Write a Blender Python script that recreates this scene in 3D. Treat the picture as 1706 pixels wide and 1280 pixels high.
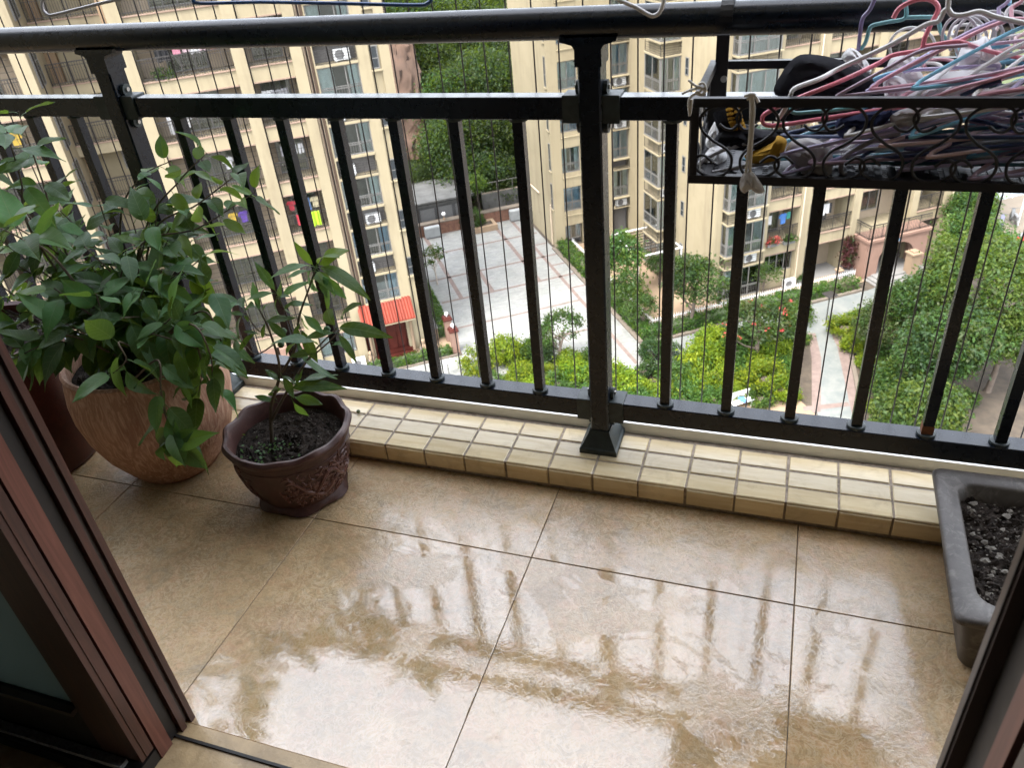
import bpy, math, random
import numpy as np
from mathutils import Vector, Matrix, Euler

R = math.radians
scene = bpy.context.scene
for _o in list(bpy.data.objects):
    bpy.data.objects.remove(_o, do_unlink=True)
COL = scene.collection

# ------------------------------------------------------------------ camera
CAM_H = 1.5
cam_d = bpy.data.cameras.new('camera')
cam = bpy.data.objects.new('camera', cam_d)
COL.objects.link(cam)
cam_d.sensor_width = 36.0
cam_d.lens = 36.0 * 1336.7 / 1706.0
cam_d.clip_start = 0.02
cam_d.dof.use_dof = True
cam_d.dof.focus_distance = 2.3
cam_d.dof.aperture_fstop = 8.0
cam_d.clip_end = 2000.0


def _rx(a):
    return Matrix.Rotation(a, 3, 'X')


# world -> camera rows (x right, y down, z forward), solved from the straight edges of the balcony
_pitch, _yaw, _roll = .58955977, -.3756474, -.10307282
_R0 = Matrix(((1, 0, 0), (0, 0, -1), (0, 1, 0)))
W2C = Matrix.Rotation(_roll, 3, 'Z') @ Matrix.Rotation(_pitch, 3, 'X') @ _R0 @ Matrix.Rotation(_yaw, 3, 'Z')
_c2w = W2C.transposed()
_m = Matrix((_c2w.col[0], -_c2w.col[1], -_c2w.col[2])).transposed()
cam.matrix_world = Matrix.Translation((0, 0, CAM_H)) @ _m.to_4x4()
scene.camera = cam
FPX = 1336.7

# ------------------------------------------------------------------ world, sun, exposure
world = bpy.data.worlds.new('World')
scene.world = world
world.use_nodes = True
wn = world.node_tree
wn.nodes.clear()
sky = wn.nodes.new('ShaderNodeTexSky')
sky.sky_type = 'NISHITA'
sky.sun_disc = False
SUN_EL, SUN_AZ = R(62), R(200)
sky.sun_elevation = SUN_EL
sky.sun_rotation = SUN_AZ
sky.air_density = 1.0
sky.dust_density = 3.0
sky.ozone_density = 1.0
hs = wn.nodes.new('ShaderNodeHueSaturation')
hs.inputs['Saturation'].default_value = 0.30
bg = wn.nodes.new('ShaderNodeBackground')
bg.inputs['Strength'].default_value = 0.14
wo = wn.nodes.new('ShaderNodeOutputWorld')
wn.links.new(sky.outputs[0], hs.inputs['Color'])
wn.links.new(hs.outputs[0], bg.inputs['Color'])
wn.links.new(bg.outputs[0], wo.inputs['Surface'])

sun_d = bpy.data.lights.new('sun', 'SUN')
sun_d.energy = 0.5
sun_d.angle = R(25)
sun_d.color = (1.0, 0.96, 0.9)
sun = bpy.data.objects.new('sun', sun_d)
COL.objects.link(sun)
_sd = Vector((math.sin(SUN_AZ) * math.cos(SUN_EL), math.cos(SUN_AZ) * math.cos(SUN_EL), math.sin(SUN_EL)))
sun.rotation_euler = (-_sd).to_track_quat('-Z', 'Y').to_euler()
sun.location = (0, 0, 60)

vs = scene.view_settings
vs.view_transform = 'Standard'
vs.look = 'None'
vs.exposure = 3.42
vs.gamma = 1.0
vs.use_curve_mapping = False
cy = scene.cycles
cy.max_bounces = 8
cy.diffuse_bounces = 4
cy.glossy_bounces = 4
cy.transmission_bounces = 6
cy.transparent_max_bounces = 16
cy.caustics_reflective = False
cy.caustics_refractive = False

# ------------------------------------------------------------------ helpers


def px_ray(x, y):
    return _c2w @ Vector(((x - 853) / FPX, (y - 640) / FPX, 1.0))


def at_y(x, y, Y):
    d = px_ray(x, y)
    return Vector((0, 0, CAM_H)) + d * (Y / d.y)


def at_z(x, y, Z):
    d = px_ray(x, y)
    return Vector((0, 0, CAM_H)) + d * ((Z - CAM_H) / d.z)


# the estate below stands on a grid turned 36 degrees: u along its facades, v away from us, h above its ground
ZG = -24.5
TH = R(36)
UD = Vector((math.cos(TH), math.sin(TH), 0))
VD = Vector((-math.sin(TH), math.cos(TH), 0))


def W(u, v, h=0.0):
    return UD * u + VD * v + Vector((0, 0, ZG + h))


def uv_of(p):
    return p.dot(UD), p.dot(VD), p.z - ZG


def at_h(x, y, h):
    return uv_of(at_z(x, y, ZG + h))


class MB:
    def __init__(self):
        self.v, self.f, self.m, self.c = [], [], [], []

    def add(self, verts, faces, mi=0):
        o = len(self.v)
        self.c.append((o, len(self.f)))
        self.v.extend([tuple(p) for p in verts])
        self.f.extend([tuple(i + o for i in f) for f in faces])
        self.m.extend([mi] * len(faces))

    def box(self, x0, x1, y0, y1, z0, z1, mi=0):
        self.add([(x0, y0, z0), (x1, y0, z0), (x1, y1, z0), (x0, y1, z0), (x0, y0, z1), (x1, y0, z1), (x1, y1, z1), (x0, y1, z1)],
                 [(3, 2, 1, 0), (4, 5, 6, 7), (0, 1, 5, 4), (1, 2, 6, 5), (2, 3, 7, 6), (3, 0, 4, 7)], mi)
        return self

    def bevbox(self, x0, x1, y0, y1, z0, z1, b, mi=0):
        # box whose top edges are chamfered
        self.loft([[(x0, y0, z0), (x1, y0, z0), (x1, y1, z0), (x0, y1, z0)],
                   [(x0, y0, z1 - b), (x1, y0, z1 - b), (x1, y1, z1 - b), (x0, y1, z1 - b)],
                   [(x0 + b, y0 + b, z1), (x1 - b, y0 + b, z1), (x1 - b, y1 - b, z1), (x0 + b, y1 - b, z1)]], True, mi)
        return self

    def loft(self, rings, cap=True, mi=0, cap0=True):
        n = len(rings[0])
        vs, fs = [], []
        for r in rings:
            vs.extend(r)
        for k in range(len(rings) - 1):
            for i in range(n):
                j = (i + 1) % n
                fs.append((k * n + i, k * n + j, (k + 1) * n + j, (k + 1) * n + i))
        if cap:
            if cap0:
                fs.append(tuple(reversed(range(n))))
            fs.append(tuple((len(rings) - 1) * n + i for i in range(n)))
        self.add(vs, fs, mi)
        return self

    def bar(self, a, b, w, d, up=Vector((0, 0, 1)), mi=0):
        a, b = Vector(a), Vector(b)
        t = (b - a).normalized()
        s = t.cross(up)
        if s.length < 1e-4:
            s = t.cross(Vector((0, 1, 0)))
        s.normalize()
        q = s.cross(t).normalized()
        r = []
        for p in (a, b):
            r.append([p + s * (sx * w / 2) + q * (sy * d / 2) for sx, sy in ((-1, -1), (1, -1), (1, 1), (-1, 1))])
        self.loft(r, True, mi)
        return self

    def tube(self, pts, r, n=8, mi=0, cap=True, closed=False, sq=1.0):
        pts = [Vector(p) for p in pts]
        m = len(pts)
        rs = r if isinstance(r, (list, tuple)) else [r] * m
        tans = []
        for i in range(m):
            if closed:
                t = pts[(i + 1) % m] - pts[i - 1]
            else:
                t = pts[min(i + 1, m - 1)] - pts[max(i - 1, 0)]
            if t.length < 1e-9:
                t = Vector((0, 0, 1))
            tans.append(t.normalized())
        ref = Vector((0, 0, 1)) if abs(tans[0].z) < .9 else Vector((1, 0, 0))
        nrm = (ref - tans[0] * ref.dot(tans[0])).normalized()
        rings = []
        for i in range(m):
            nrm = nrm - tans[i] * nrm.dot(tans[i])
            if nrm.length < 1e-6:
                nrm = tans[i].orthogonal()
            nrm.normalize()
            bi = tans[i].cross(nrm)
            rings.append([pts[i] + (nrm * math.cos(2 * math.pi * k / n) + bi * (sq * math.sin(2 * math.pi * k / n))) * rs[i] for k in range(n)])
        if closed:
            vs, fs = [], []
            for q in rings:
                vs.extend(q)
            for k in range(m):
                k2 = (k + 1) % m
                for i in range(n):
                    j = (i + 1) % n
                    fs.append((k * n + i, k * n + j, k2 * n + j, k2 * n + i))
            self.add(vs, fs, mi)
        else:
            self.loft(rings, cap, mi)
        return self

    def lathe(self, prof, n=32, c=(0, 0, 0), mi=0, fn=None):
        rings = []
        for (r, z) in prof:
            ring = []
            for k in range(n):
                a = 2 * math.pi * k / n
                rr, zz = (r, z) if fn is None else fn(r, z, a)
                ring.append((c[0] + rr * math.cos(a), c[1] + rr * math.sin(a), c[2] + zz))
            rings.append(ring)
        self.loft(rings, True, mi)
        return self

    def mesh(self, name, mats, smooth=False):
        me = bpy.data.meshes.new(name)
        me.from_pydata(self.v, [], self.f)
        if not isinstance(mats, (list, tuple)):
            mats = [mats]
        for mt in mats:
            me.materials.append(mt)
        if any(self.m):
            me.polygons.foreach_set('material_index', self.m)
        if smooth:
            me.polygons.foreach_set('use_smooth', [True] * len(me.polygons))
            try:
                me.set_sharp_from_angle(angle=R(42))
            except Exception:
                pass
        me.update()
        return me

    def obj(self, name, mats, parent=None, loc=(0, 0, 0), rot=(0, 0, 0), smooth=False, **kw):
        return link(self.mesh(name, mats, smooth), name, parent, loc, rot, **kw)


def each(mb, name, mats, parent=None):
    """every shape of the builder as an object of its own"""
    out = []
    for (a, f), (b, g) in zip(mb.c, mb.c[1:] + [(len(mb.v), len(mb.f))]):
        q = MB()
        q.add(mb.v[a:b], [tuple(i - a for i in fc) for fc in mb.f[f:g]])
        out.append(q.obj(name, mats, parent))
    return out


def link(me, name, parent=None, loc=(0, 0, 0), rot=(0, 0, 0), **kw):
    o = bpy.data.objects.new(name, me)
    o.location = loc
    o.rotation_euler = rot
    if parent is not None:
        o.parent = parent
    COL.objects.link(o)
    for k, v in kw.items():
        o[k] = v
    return o


def tag(o, label=None, cat=None, group=None, kind=None):
    if label:
        o['label'] = label
    if cat:
        o['category'] = cat
    if group:
        o['group'] = group
    if kind:
        o['kind'] = kind
    return o


def thing(name, label, cat, loc=(0, 0, 0), rot=(0, 0, 0), group=None):
    return tag(link(None, name, None, loc, rot), label, cat, group)


def copy_tree(o, parent=None):
    c = o.copy()
    COL.objects.link(c)
    c.parent = parent
    for ch in list(o.children):
        copy_tree(ch, c)
    return c


def smooth_path(pts, k=6, closed=False):
    pts = [Vector(p) for p in pts]
    n = len(pts)
    out = []
    rng_ = n if closed else n - 1
    for i in range(rng_):
        p0 = pts[(i - 1) % n] if closed or i > 0 else pts[0]
        p1 = pts[i]
        p2 = pts[(i + 1) % n]
        p3 = pts[(i + 2) % n] if closed or i + 2 < n else pts[-1]
        for s in range(k):
            t = s / k
            out.append(0.5 * ((2 * p1) + (p2 - p0) * t + (2 * p0 - 5 * p1 + 4 * p2 - p3) * t * t + (3 * p1 - p0 - 3 * p2 + p3) * t ** 3))
    if not closed:
        out.append(pts[-1])
    return out


# ------------------------------------------------------------------ materials
def srgb(h):
    h = h.lstrip('#')
    c = [int(h[i:i + 2], 16) / 255 for i in (0, 2, 4)]
    return tuple(((x / 12.92) if x <= .04045 else ((x + .055) / 1.055) ** 2.4) for x in c)


class NT:
    def __init__(self, name):
        self.mat = bpy.data.materials.new(name)
        self.mat.use_nodes = True
        self.t = self.mat.node_tree
        self.t.nodes.clear()
        self.out = self.n('ShaderNodeOutputMaterial')

    def n(self, typ, **kw):
        nd = self.t.nodes.new(typ)
        for k, v in kw.items():
            if k.startswith('i_'):
                nd.inputs[k[2:].replace('_', ' ')].default_value = v
            else:
                setattr(nd, k, v)
        return nd

    def l(self, a, b):
        self.t.links.new(a, b)

    def noise(self, scale, detail=4, rough=.55, dist=0.0, vec=None):
        nd = self.n('ShaderNodeTexNoise')
        nd.inputs['Scale'].default_value = scale
        nd.inputs['Detail'].default_value = detail
        nd.inputs['Roughness'].default_value = rough
        nd.inputs['Distortion'].default_value = dist
        if vec is not None:
            self.l(vec, nd.inputs['Vector'])
        return nd.outputs['Fac']

    def ramp(self, fac, stops):
        nd = self.n('ShaderNodeValToRGB')
        cr = nd.color_ramp
        while len(cr.elements) < len(stops):
            cr.elements.new(.5)
        for e, (p, c) in zip(cr.elements, stops):
            e.position = p
            e.color = (c, c, c, 1) if isinstance(c, (int, float)) else (*c, 1)
        self.l(fac, nd.inputs['Fac'])
        return nd.outputs['Color']

    def mix(self, fac, a, b, mode='MIX'):
        nd = self.n('ShaderNodeMix', data_type='RGBA', blend_type=mode)
        for s, v in ((0, fac), (6, a), (7, b)):
            if hasattr(v, 'node'):
                self.l(v, nd.inputs[s])
            elif s == 0:
                nd.inputs[0].default_value = v
            else:
                nd.inputs[s].default_value = (*v, 1)
        return nd.outputs[2]

    def math(self, op, a, b=None, clamp=False):
        nd = self.n('ShaderNodeMath', operation=op, use_clamp=clamp)
        for i, v in enumerate((a, b)):
            if v is None:
                continue
            if hasattr(v, 'node'):
                self.l(v, nd.inputs[i])
            else:
                nd.inputs[i].default_value = v
        return nd.outputs[0]

    def bump(self, height, strength, dist=.01, normal=None):
        nd = self.n('ShaderNodeBump')
        nd.inputs['Strength'].default_value = strength
        nd.inputs['Distance'].default_value = dist
        self.l(height, nd.inputs['Height'])
        if normal is not None:
            self.l(normal, nd.inputs['Normal'])
        return nd.outputs[0]

    def bsdf(self, color, rough=.5, metal=0.0, normal=None, spec=.5, **kw):
        b = self.n('ShaderNodeBsdfPrincipled')
        for nm, v in (('Base Color', color), ('Roughness', rough), ('Metallic', metal), ('Specular IOR Level', spec)):
            if hasattr(v, 'node'):
                self.l(v, b.inputs[nm])
            elif nm == 'Base Color':
                b.inputs[nm].default_value = (*v, 1)
            else:
                b.inputs[nm].default_value = v
        if normal is not None:
            self.l(normal, b.inputs['Normal'])
        for k, v in kw.items():
            b.inputs[k.replace('_', ' ')].default_value = v
        return b

    def done(self, shader):
        self.l(shader.outputs[0] if hasattr(shader, 'outputs') else shader, self.out.inputs['Surface'])
        return self.mat


def simple(name, col, rough=.5, metal=0.0, var=.12, scale=8.0, bump=0.0, bscale=60.0, spec=.5, rand=0.0, dirt=None, dirt_amt=.3):
    """plain paint / plastic / stone with a little colour variation and relief"""
    if isinstance(col, str):
        col = srgb(col)
    m = NT(name)
    tc = m.n('ShaderNodeTexCoord').outputs['Object']
    f = m.noise(scale, 5, .6, .3, tc)
    lo = tuple(c * (1 - var) for c in col)
    hi = tuple(min(1, c * (1 + var)) for c in col)
    c = m.mix(m.ramp(f, [(.3, 0.0), (.7, 1.0)]), lo, hi)
    if dirt is not None:
        d = m.noise(scale * .37, 6, .65, .6, tc)
        c = m.mix(m.ramp(d, [(.5, 0.0), (.75, dirt_amt)]), c, dirt)
    if rand:
        oi = m.n('ShaderNodeObjectInfo').outputs['Random']
        h = m.n('ShaderNodeHueSaturation')
        m.l(c, h.inputs['Color'])
        m.l(m.math('ADD', m.math('MULTIPLY', oi, rand), 1 - rand / 2), h.inputs['Value'])
        c = h.outputs[0]
    nr = None
    if bump:
        nr = m.bump(m.noise(bscale, 4, .6, 0, tc), bump, .004)
    rr = m.math('ADD', m.math('MULTIPLY', m.noise(scale * 2.3, 3, .5, 0, tc), .2), rough - .1, True)
    return m.done(m.bsdf(c, rr, metal, nr, spec))


def leafy(name, dark, light, trans=.25, rough=.45, scale=.9, spec=.4, rand=.25, vein=False):
    m = NT(name)
    tc = m.n('ShaderNodeTexCoord').outputs['Object']
    f = m.noise(scale, 3, .6, .2, tc)
    c = m.mix(m.ramp(f, [(.32, 0.0), (.68, 1.0)]), srgb(dark) if isinstance(dark, str) else dark, srgb(light) if isinstance(light, str) else light)
    oi = m.n('ShaderNodeObjectInfo').outputs['Random']
    h = m.n('ShaderNodeHueSaturation')
    m.l(c, h.inputs['Color'])
    m.l(m.math('ADD', m.math('MULTIPLY', oi, rand), 1 - rand / 2), h.inputs['Value'])
    m.l(m.math('ADD', m.math('MULTIPLY', oi, .03), .485), h.inputs['Hue'])
    c = h.outputs[0]
    nr = None
    if vein:
        sx = m.n('ShaderNodeSeparateXYZ')
        m.l(tc, sx.inputs[0])
        ax = m.math('ABSOLUTE', sx.outputs[0])
        ph = m.math('MULTIPLY', m.math('SUBTRACT', sx.outputs[1], m.math('MULTIPLY', ax, .75)), 520.0)
        sv = m.math('SINE', ph)
        vein_ = m.ramp(sv, [(.80, 0.0), (1.0, 1.0)])
        rib = m.ramp(m.math('MULTIPLY', ax, 100.0), [(.03, 1.0), (.11, 0.0)])
        vv = m.math('MAXIMUM', m.math('MULTIPLY', vein_, .45), rib)
        c = m.mix(m.math('MULTIPLY', vv, .55), c, (.13, .19, .075))
        blot = m.noise(70, 4, .65, .4, tc)
        c = m.mix(m.ramp(blot, [(.60, 0.0), (.78, .5)]), c, (.10, .12, .03))
        nr = m.bump(m.math('ADD', m.math('MULTIPLY', vv, -1.0), m.math('MULTIPLY', m.noise(55, 3, .6, .5, tc), .8)), .35, .0022)
    b = m.bsdf(c, rough, 0, nr, spec)
    tr = m.n('ShaderNodeBsdfTranslucent')
    m.l(m.mix(.5, c, (.35, .5, .03)), tr.inputs['Color'])
    mx = m.n('ShaderNodeMixShader')
    mx.inputs[0].default_value = trans
    m.l(b.outputs[0], mx.inputs[1])
    m.l(tr.outputs[0], mx.inputs[2])
    return m.done(mx)


M = {}
M['rail'] = simple('railing_paint', (.0024, .0060, .0122), .28, 0, .08, 14, 0, 240, spec=.5, dirt=(.008, .011, .015), dirt_amt=.15)
M['shoe'] = simple('railing_shoe_paint', (.022, .032, .032), .5, 0, .3, 30, .1, 200, dirt=(.10, .115, .11), dirt_amt=.5)
M['rack'] = simple('rack_paint', (.011, .010, .012), .42, 0, .3, 30, .08, 300)
M['screw'] = simple('zinc_screw', (.45, .44, .42), .35, .9, .1, 60)
M['cable'] = simple('coated_cable', (.03, .022, .02), .5)
M['white_alu'] = simple('white_aluminium', (.80, .80, .78), .42, 0, .05, 5, .03, 120, dirt=(.45, .42, .36), dirt_amt=.35)
M['grout'] = simple('dark_grout', (.34, .28, .22), .9, 0, .35, 60, .4, 300)
M['interior'] = simple('interior_paint', (.20, .20, .20), .8)
M['ceiling'] = simple('ceiling_paint', (.62, .60, .56), .85, 0, .05, 3)
M['glass_green'] = None


def make_glass(name, tint, refl=1.0, alpha=.8):
    m = NT(name)
    tr = m.n('ShaderNodeBsdfTransparent')
    tr.inputs['Color'].default_value = (*tint, 1)
    gl = m.n('ShaderNodeBsdfGlossy')
    gl.inputs['Roughness'].default_value = .03
    gl.inputs['Color'].default_value = (.9, .95, .95, 1)
    fr = m.n('ShaderNodeFresnel')
    fr.inputs['IOR'].default_value = 1.5
    mx = m.n('ShaderNodeMixShader')
    m.l(m.math('MULTIPLY', fr.outputs[0], refl, True), mx.inputs[0])
    m.l(tr.outputs[0], mx.inputs[1])
    m.l(gl.outputs[0], mx.inputs[2])
    return m.done(mx)


M['rust'] = simple('rust', (.16, .06, .025), .8, 0, .3, 80, .3, 300)
M['glass'] = make_glass('window_glass', (.80, .86, .86), 2.2)
def frosted():
    m = NT('frosted_door_glass')
    t = m.n('ShaderNodeBsdfTranslucent')
    t.inputs['Color'].default_value = (.42, .46, .44, 1)
    b = m.bsdf((.36, .38, .37), .16, 0, None, .6)
    mx = m.n('ShaderNodeMixShader')
    mx.inputs[0].default_value = .8
    m.l(b.outputs[0], mx.inputs[1])
    m.l(t.outputs[0], mx.inputs[2])
    return m.done(mx)


M['door_glass'] = frosted()
M['dark_glass'] = simple('dark_window_glass', (.018, .024, .028), .08, 0, .1, 2, spec=.9)


def wood_mat(name, c1, c2, rough=.35):
    m = NT(name)
    tc = m.n('ShaderNodeTexCoord').outputs['Object']
    mp = m.n('ShaderNodeMapping')
    mp.inputs['Scale'].default_value = (30, 30, 1.6)
    m.l(tc, mp.inputs['Vector'])
    f = m.noise(2.0, 6, .6, 1.2, mp.outputs[0])
    c = m.mix(m.ramp(f, [(.35, 0.0), (.65, 1.0)]), srgb(c1), srgb(c2))
    return m.done(m.bsdf(c, rough, 0, m.bump(f, .12, .002), .4))


M['door_wood'] = wood_mat('door_brown_foil', '#38241e', '#4f3128')
M['door_red'] = wood_mat('door_redbrown_foil', '#5d392f', '#73493d', .42)
M['door_dark'] = simple('door_dark_seal', (.012, .010, .009), .5)
M['door_edge'] = simple('door_grey_edge', (.060, .045, .038), .4)
M['brush'] = simple('grey_brush_seal', (.30, .32, .33), .8, 0, .4, 200, .6, 400)


# wet rough stone-look floor tile
def floor_mat():
    m = NT('wet_stone_tile')
    pos = m.n('ShaderNodeNewGeometry').outputs['Position']
    oi = m.n('ShaderNodeObjectInfo').outputs['Random']
    off = m.n('ShaderNodeCombineXYZ')
    m.l(m.math('MULTIPLY', oi, 17.0), off.inputs[0])
    m.l(m.math('MULTIPLY', oi, 9.0), off.inputs[1])
    av = m.n('ShaderNodeVectorMath', operation='ADD')
    m.l(pos, av.inputs[0])
    m.l(off.outputs[0], av.inputs[1])
    tv = av.outputs[0]
    # stone colour
    big = m.noise(3.2, 5, .62, .8, tv)
    mid = m.noise(17, 6, .66, 1.2, tv)
    fine = m.noise(95, 5, .7, 1.0, tv)
    c = m.mix(m.ramp(big, [(.34, 0.0), (.66, 1.0)]), srgb('#937a52'), srgb('#c9ab7e'))
    c = m.mix(m.ramp(mid, [(.46, 0.0), (.72, .7)]), c, srgb('#cb9f79'))
    c = m.mix(m.ramp(mid, [(.26, .6), (.46, 0.0)]), c, srgb('#948670'))
    c = m.mix(m.ramp(fine, [(.34, .30), (.52, 0.0)]), c, srgb('#75654c'))
    c = m.mix(m.ramp(fine, [(.54, 0.0), (.70, .28)]), c, srgb('#d9c7a8'))
    crk = m.noise(24, 6, .62, 2.6, tv)
    crk2 = m.noise(43, 5, .6, 2.0, tv)
    pat = m.ramp(m.noise(4.5, 4, .6, .6, tv), [(.36, .2), (.64, .85)])
    c = m.mix(m.math('MULTIPLY', pat, m.ramp(crk, [(.455, 0.0), (.497, .55), (.515, .55), (.55, 0.0)])), c, srgb('#dccbad'))
    c = m.mix(m.math('MULTIPLY', pat, m.ramp(crk, [(.385, 0.0), (.41, .55), (.44, 0.0)])), c, srgb('#6e5c44'))
    c = m.mix(m.math('MULTIPLY', pat, m.ramp(crk2, [(.475, 0.0), (.50, .4), (.525, 0.0)])), c, srgb('#d8c6a6'))
    # relief: wormy flaky slate surface
    vor = m.n('ShaderNodeTexVoronoi', feature='DISTANCE_TO_EDGE')
    vor.inputs['Scale'].default_value = 34
    dv = m.n('ShaderNodeVectorMath', operation='ADD')
    nd = m.n('ShaderNodeTexNoise')
    nd.inputs['Scale'].default_value = 28
    nd.inputs['Detail'].default_value = 4
    m.l(tv, nd.inputs['Vector'])
    sc = m.n('ShaderNodeVectorMath', operation='SCALE')
    sc.inputs['Scale'].default_value = .06
    m.l(nd.outputs['Color'], sc.inputs[0])
    m.l(tv, dv.inputs[0])
    m.l(sc.outputs[0], dv.inputs[1])
    m.l(dv.outputs[0], vor.inputs['Vector'])
    worm = m.ramp(vor.outputs['Distance'], [(0.0, 0.0), (.05, 1.0)])
    relief = m.math('ADD', m.math('MULTIPLY', crk, .9), m.math('MULTIPLY', crk2, .5))
    relief2 = m.noise(11, 4, .6, .8, tv)
    hgt = m.math('ADD', m.math('MULTIPLY', relief, .8), m.math('ADD', m.math('MULTIPLY', relief2, 1.0), m.math('MULTIPLY', worm, .12)))
    # where water stands: a film over the middle of the floor, dry to the left and under the pots
    sx = m.n('ShaderNodeSeparateXYZ')
    m.l(pos, sx.inputs[0])
    X, Y = sx.outputs[0], sx.outputs[1]
    wob = m.math('MULTIPLY', m.math('SUBTRACT', m.noise(8, 6, .7, 1.2, pos), .5), .7)
    Xw = m.math('ADD', X, wob)
    xl = m.math('ADD', X, m.math('MULTIPLY', m.math('SUBTRACT', 1.35, Y), .25))
    xl = m.math('ADD', xl, wob)

    def sm(v, a, b):
        r = m.n('ShaderNodeMapRange', interpolation_type='SMOOTHSTEP')
        r.inputs['From Min'].default_value = a
        r.inputs['From Max'].default_value = b
        m.l(v, r.inputs['Value'])
        return r.outputs[0]
    left = sm(xl, -1.06, -.80)
    wob2 = m.math('MULTIPLY', m.math('SUBTRACT', m.noise(24, 4, .6, .5, pos), .5), .06)
    right = sm(m.math('ADD', X, m.math('ADD', wob2, m.math('MULTIPLY', m.math('SUBTRACT', Y, 1.2), .12))), .365, .335)  # film cut off sharply here to imitate the edge of a reflection
    back = sm(m.math('ADD', Y, wob), 1.66, 1.36)
    wet = m.math('MULTIPLY', m.math('MULTIPLY', left, right), back)
    film = m.math('MULTIPLY', wet, 1.0)
    # standing puddles (smooth mirror) inside the wet film
    pmp = m.n('ShaderNodeMapping')
    pmp.inputs['Scale'].default_value = (3.6, 5.6, 4)
    m.l(pos, pmp.inputs['Vector'])
    pn = m.noise(1.0, 9, .66, 1.1, pmp.outputs[0])
    near = sm(Y, 1.12, .86)
    pth = m.math('ADD', pn, m.math('MULTIPLY', near, .10))
    pth = m.math('ADD', pth, m.math('MULTIPLY', m.math('SUBTRACT', crk, .5), .16))
    pud = m.math('MULTIPLY', sm(pth, .488, .497), left)
    pud = m.math('MULTIPLY', pud, sm(Y, 1.5, 1.28))
    pud = m.math('MULTIPLY', pud, sm(X, .33, .24))
    c = m.mix(m.math('MULTIPLY', film, .35), c, m.mix(1.0, c, (.72, .66, .60), 'MULTIPLY'))
    dry_n = m.bump(hgt, .7, .004)
    wet_n = m.bump(hgt, .36, .0035)
    rip = m.math('ADD', m.math('MULTIPLY', m.noise(20, 3, .5, 1.2, pos), .45), m.math('MULTIPLY', worm, .06))
    pud_n = m.bump(m.math('ADD', rip, m.math('MULTIPLY', crk, .3)), .095, .004)
    rdry = m.math('ADD', m.math('MULTIPLY', fine, .25), .24)
    b_dry = m.bsdf(c, rdry, 0, dry_n, .45)
    b_wet = m.bsdf(c, m.math('ADD', m.math('ADD', m.math('MULTIPLY', fine, .10), m.math('MULTIPLY', sm(Y, 1.05, 1.5), .12)), .12), 0, wet_n, 1.0)
    b_wet.inputs['IOR'].default_value = 1.68
    b_pud = m.bsdf(c, .035, 0, pud_n, 1.0)
    b_pud.inputs['IOR'].default_value = 1.70
    m1 = m.n('ShaderNodeMixShader')
    m.l(film, m1.inputs[0])
    m.l(b_dry.outputs[0], m1.inputs[1])
    m.l(b_wet.outputs[0], m1.inputs[2])
    m2 = m.n('ShaderNodeMixShader')
    m.l(pud, m2.inputs[0])
    m.l(m1.outputs[0], m2.inputs[1])
    m.l(b_pud.outputs[0], m2.inputs[2])
    return m.done(m2)


M['floor'] = floor_mat()


M['floor_joint'] = simple('floor_joint', (.13, .105, .08), .9, 0, .3, 40)
M['sill'] = simple('wet_stone_sill', (.46, .33, .18), .28, 0, .22, 14, .25, 90, spec=.4, dirt=(.24, .17, .09), dirt_amt=.6)


def kerb_mat():
    m = NT('cream_kerb_tile')
    pos = m.n('ShaderNodeNewGeometry').outputs['Position']
    mp = m.n('ShaderNodeMapping')
    mp.inputs['Scale'].default_value = (6, 40, 40)
    m.l(pos, mp.inputs['Vector'])
    f = m.noise(1.0, 4, .6, .5, mp.outputs[0])
    c = m.mix(m.ramp(f, [(.3, 0.0), (.7, 1.0)]), srgb('#d8c298'), srgb('#ebdab4'))
    d = m.noise(9, 6, .7, .8, pos)
    c = m.mix(m.ramp(d, [(.52, 0.0), (.78, .45)]), c, srgb('#9c8460'))
    oi = m.n('ShaderNodeObjectInfo').outputs['Random']
    h = m.n('ShaderNodeHueSaturation')
    m.l(c, h.inputs['Color'])
    m.l(m.math('ADD', m.math('MULTIPLY', oi, .2), .88), h.inputs['Value'])
    return m.done(m.bsdf(h.outputs[0], m.math('ADD', m.math('MULTIPLY', d, .25), .10), 0, m.bump(m.noise(30, 3, .5, 0, pos), .10, .004), .5))


M['kerb'] = kerb_mat()


def soil_mat():
    m = NT('potting_soil')
    tc = m.n('ShaderNodeTexCoord').outputs['Object']
    a = m.noise(60, 6, .7, .4, tc)
    c = m.mix(m.ramp(a, [(.35, 0.0), (.65, 1.0)]), (.008, .006, .005), (.05, .037, .028))
    w = m.noise(160, 2, .5, 0, tc)
    c = m.mix(m.ramp(w, [(.66, 0.0), (.70, .8)]), c, (.16, .14, .12))
    return m.done(m.bsdf(c, .9, 0, m.bump(a, .9, .01), .2))


M['soil'] = soil_mat()


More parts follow.
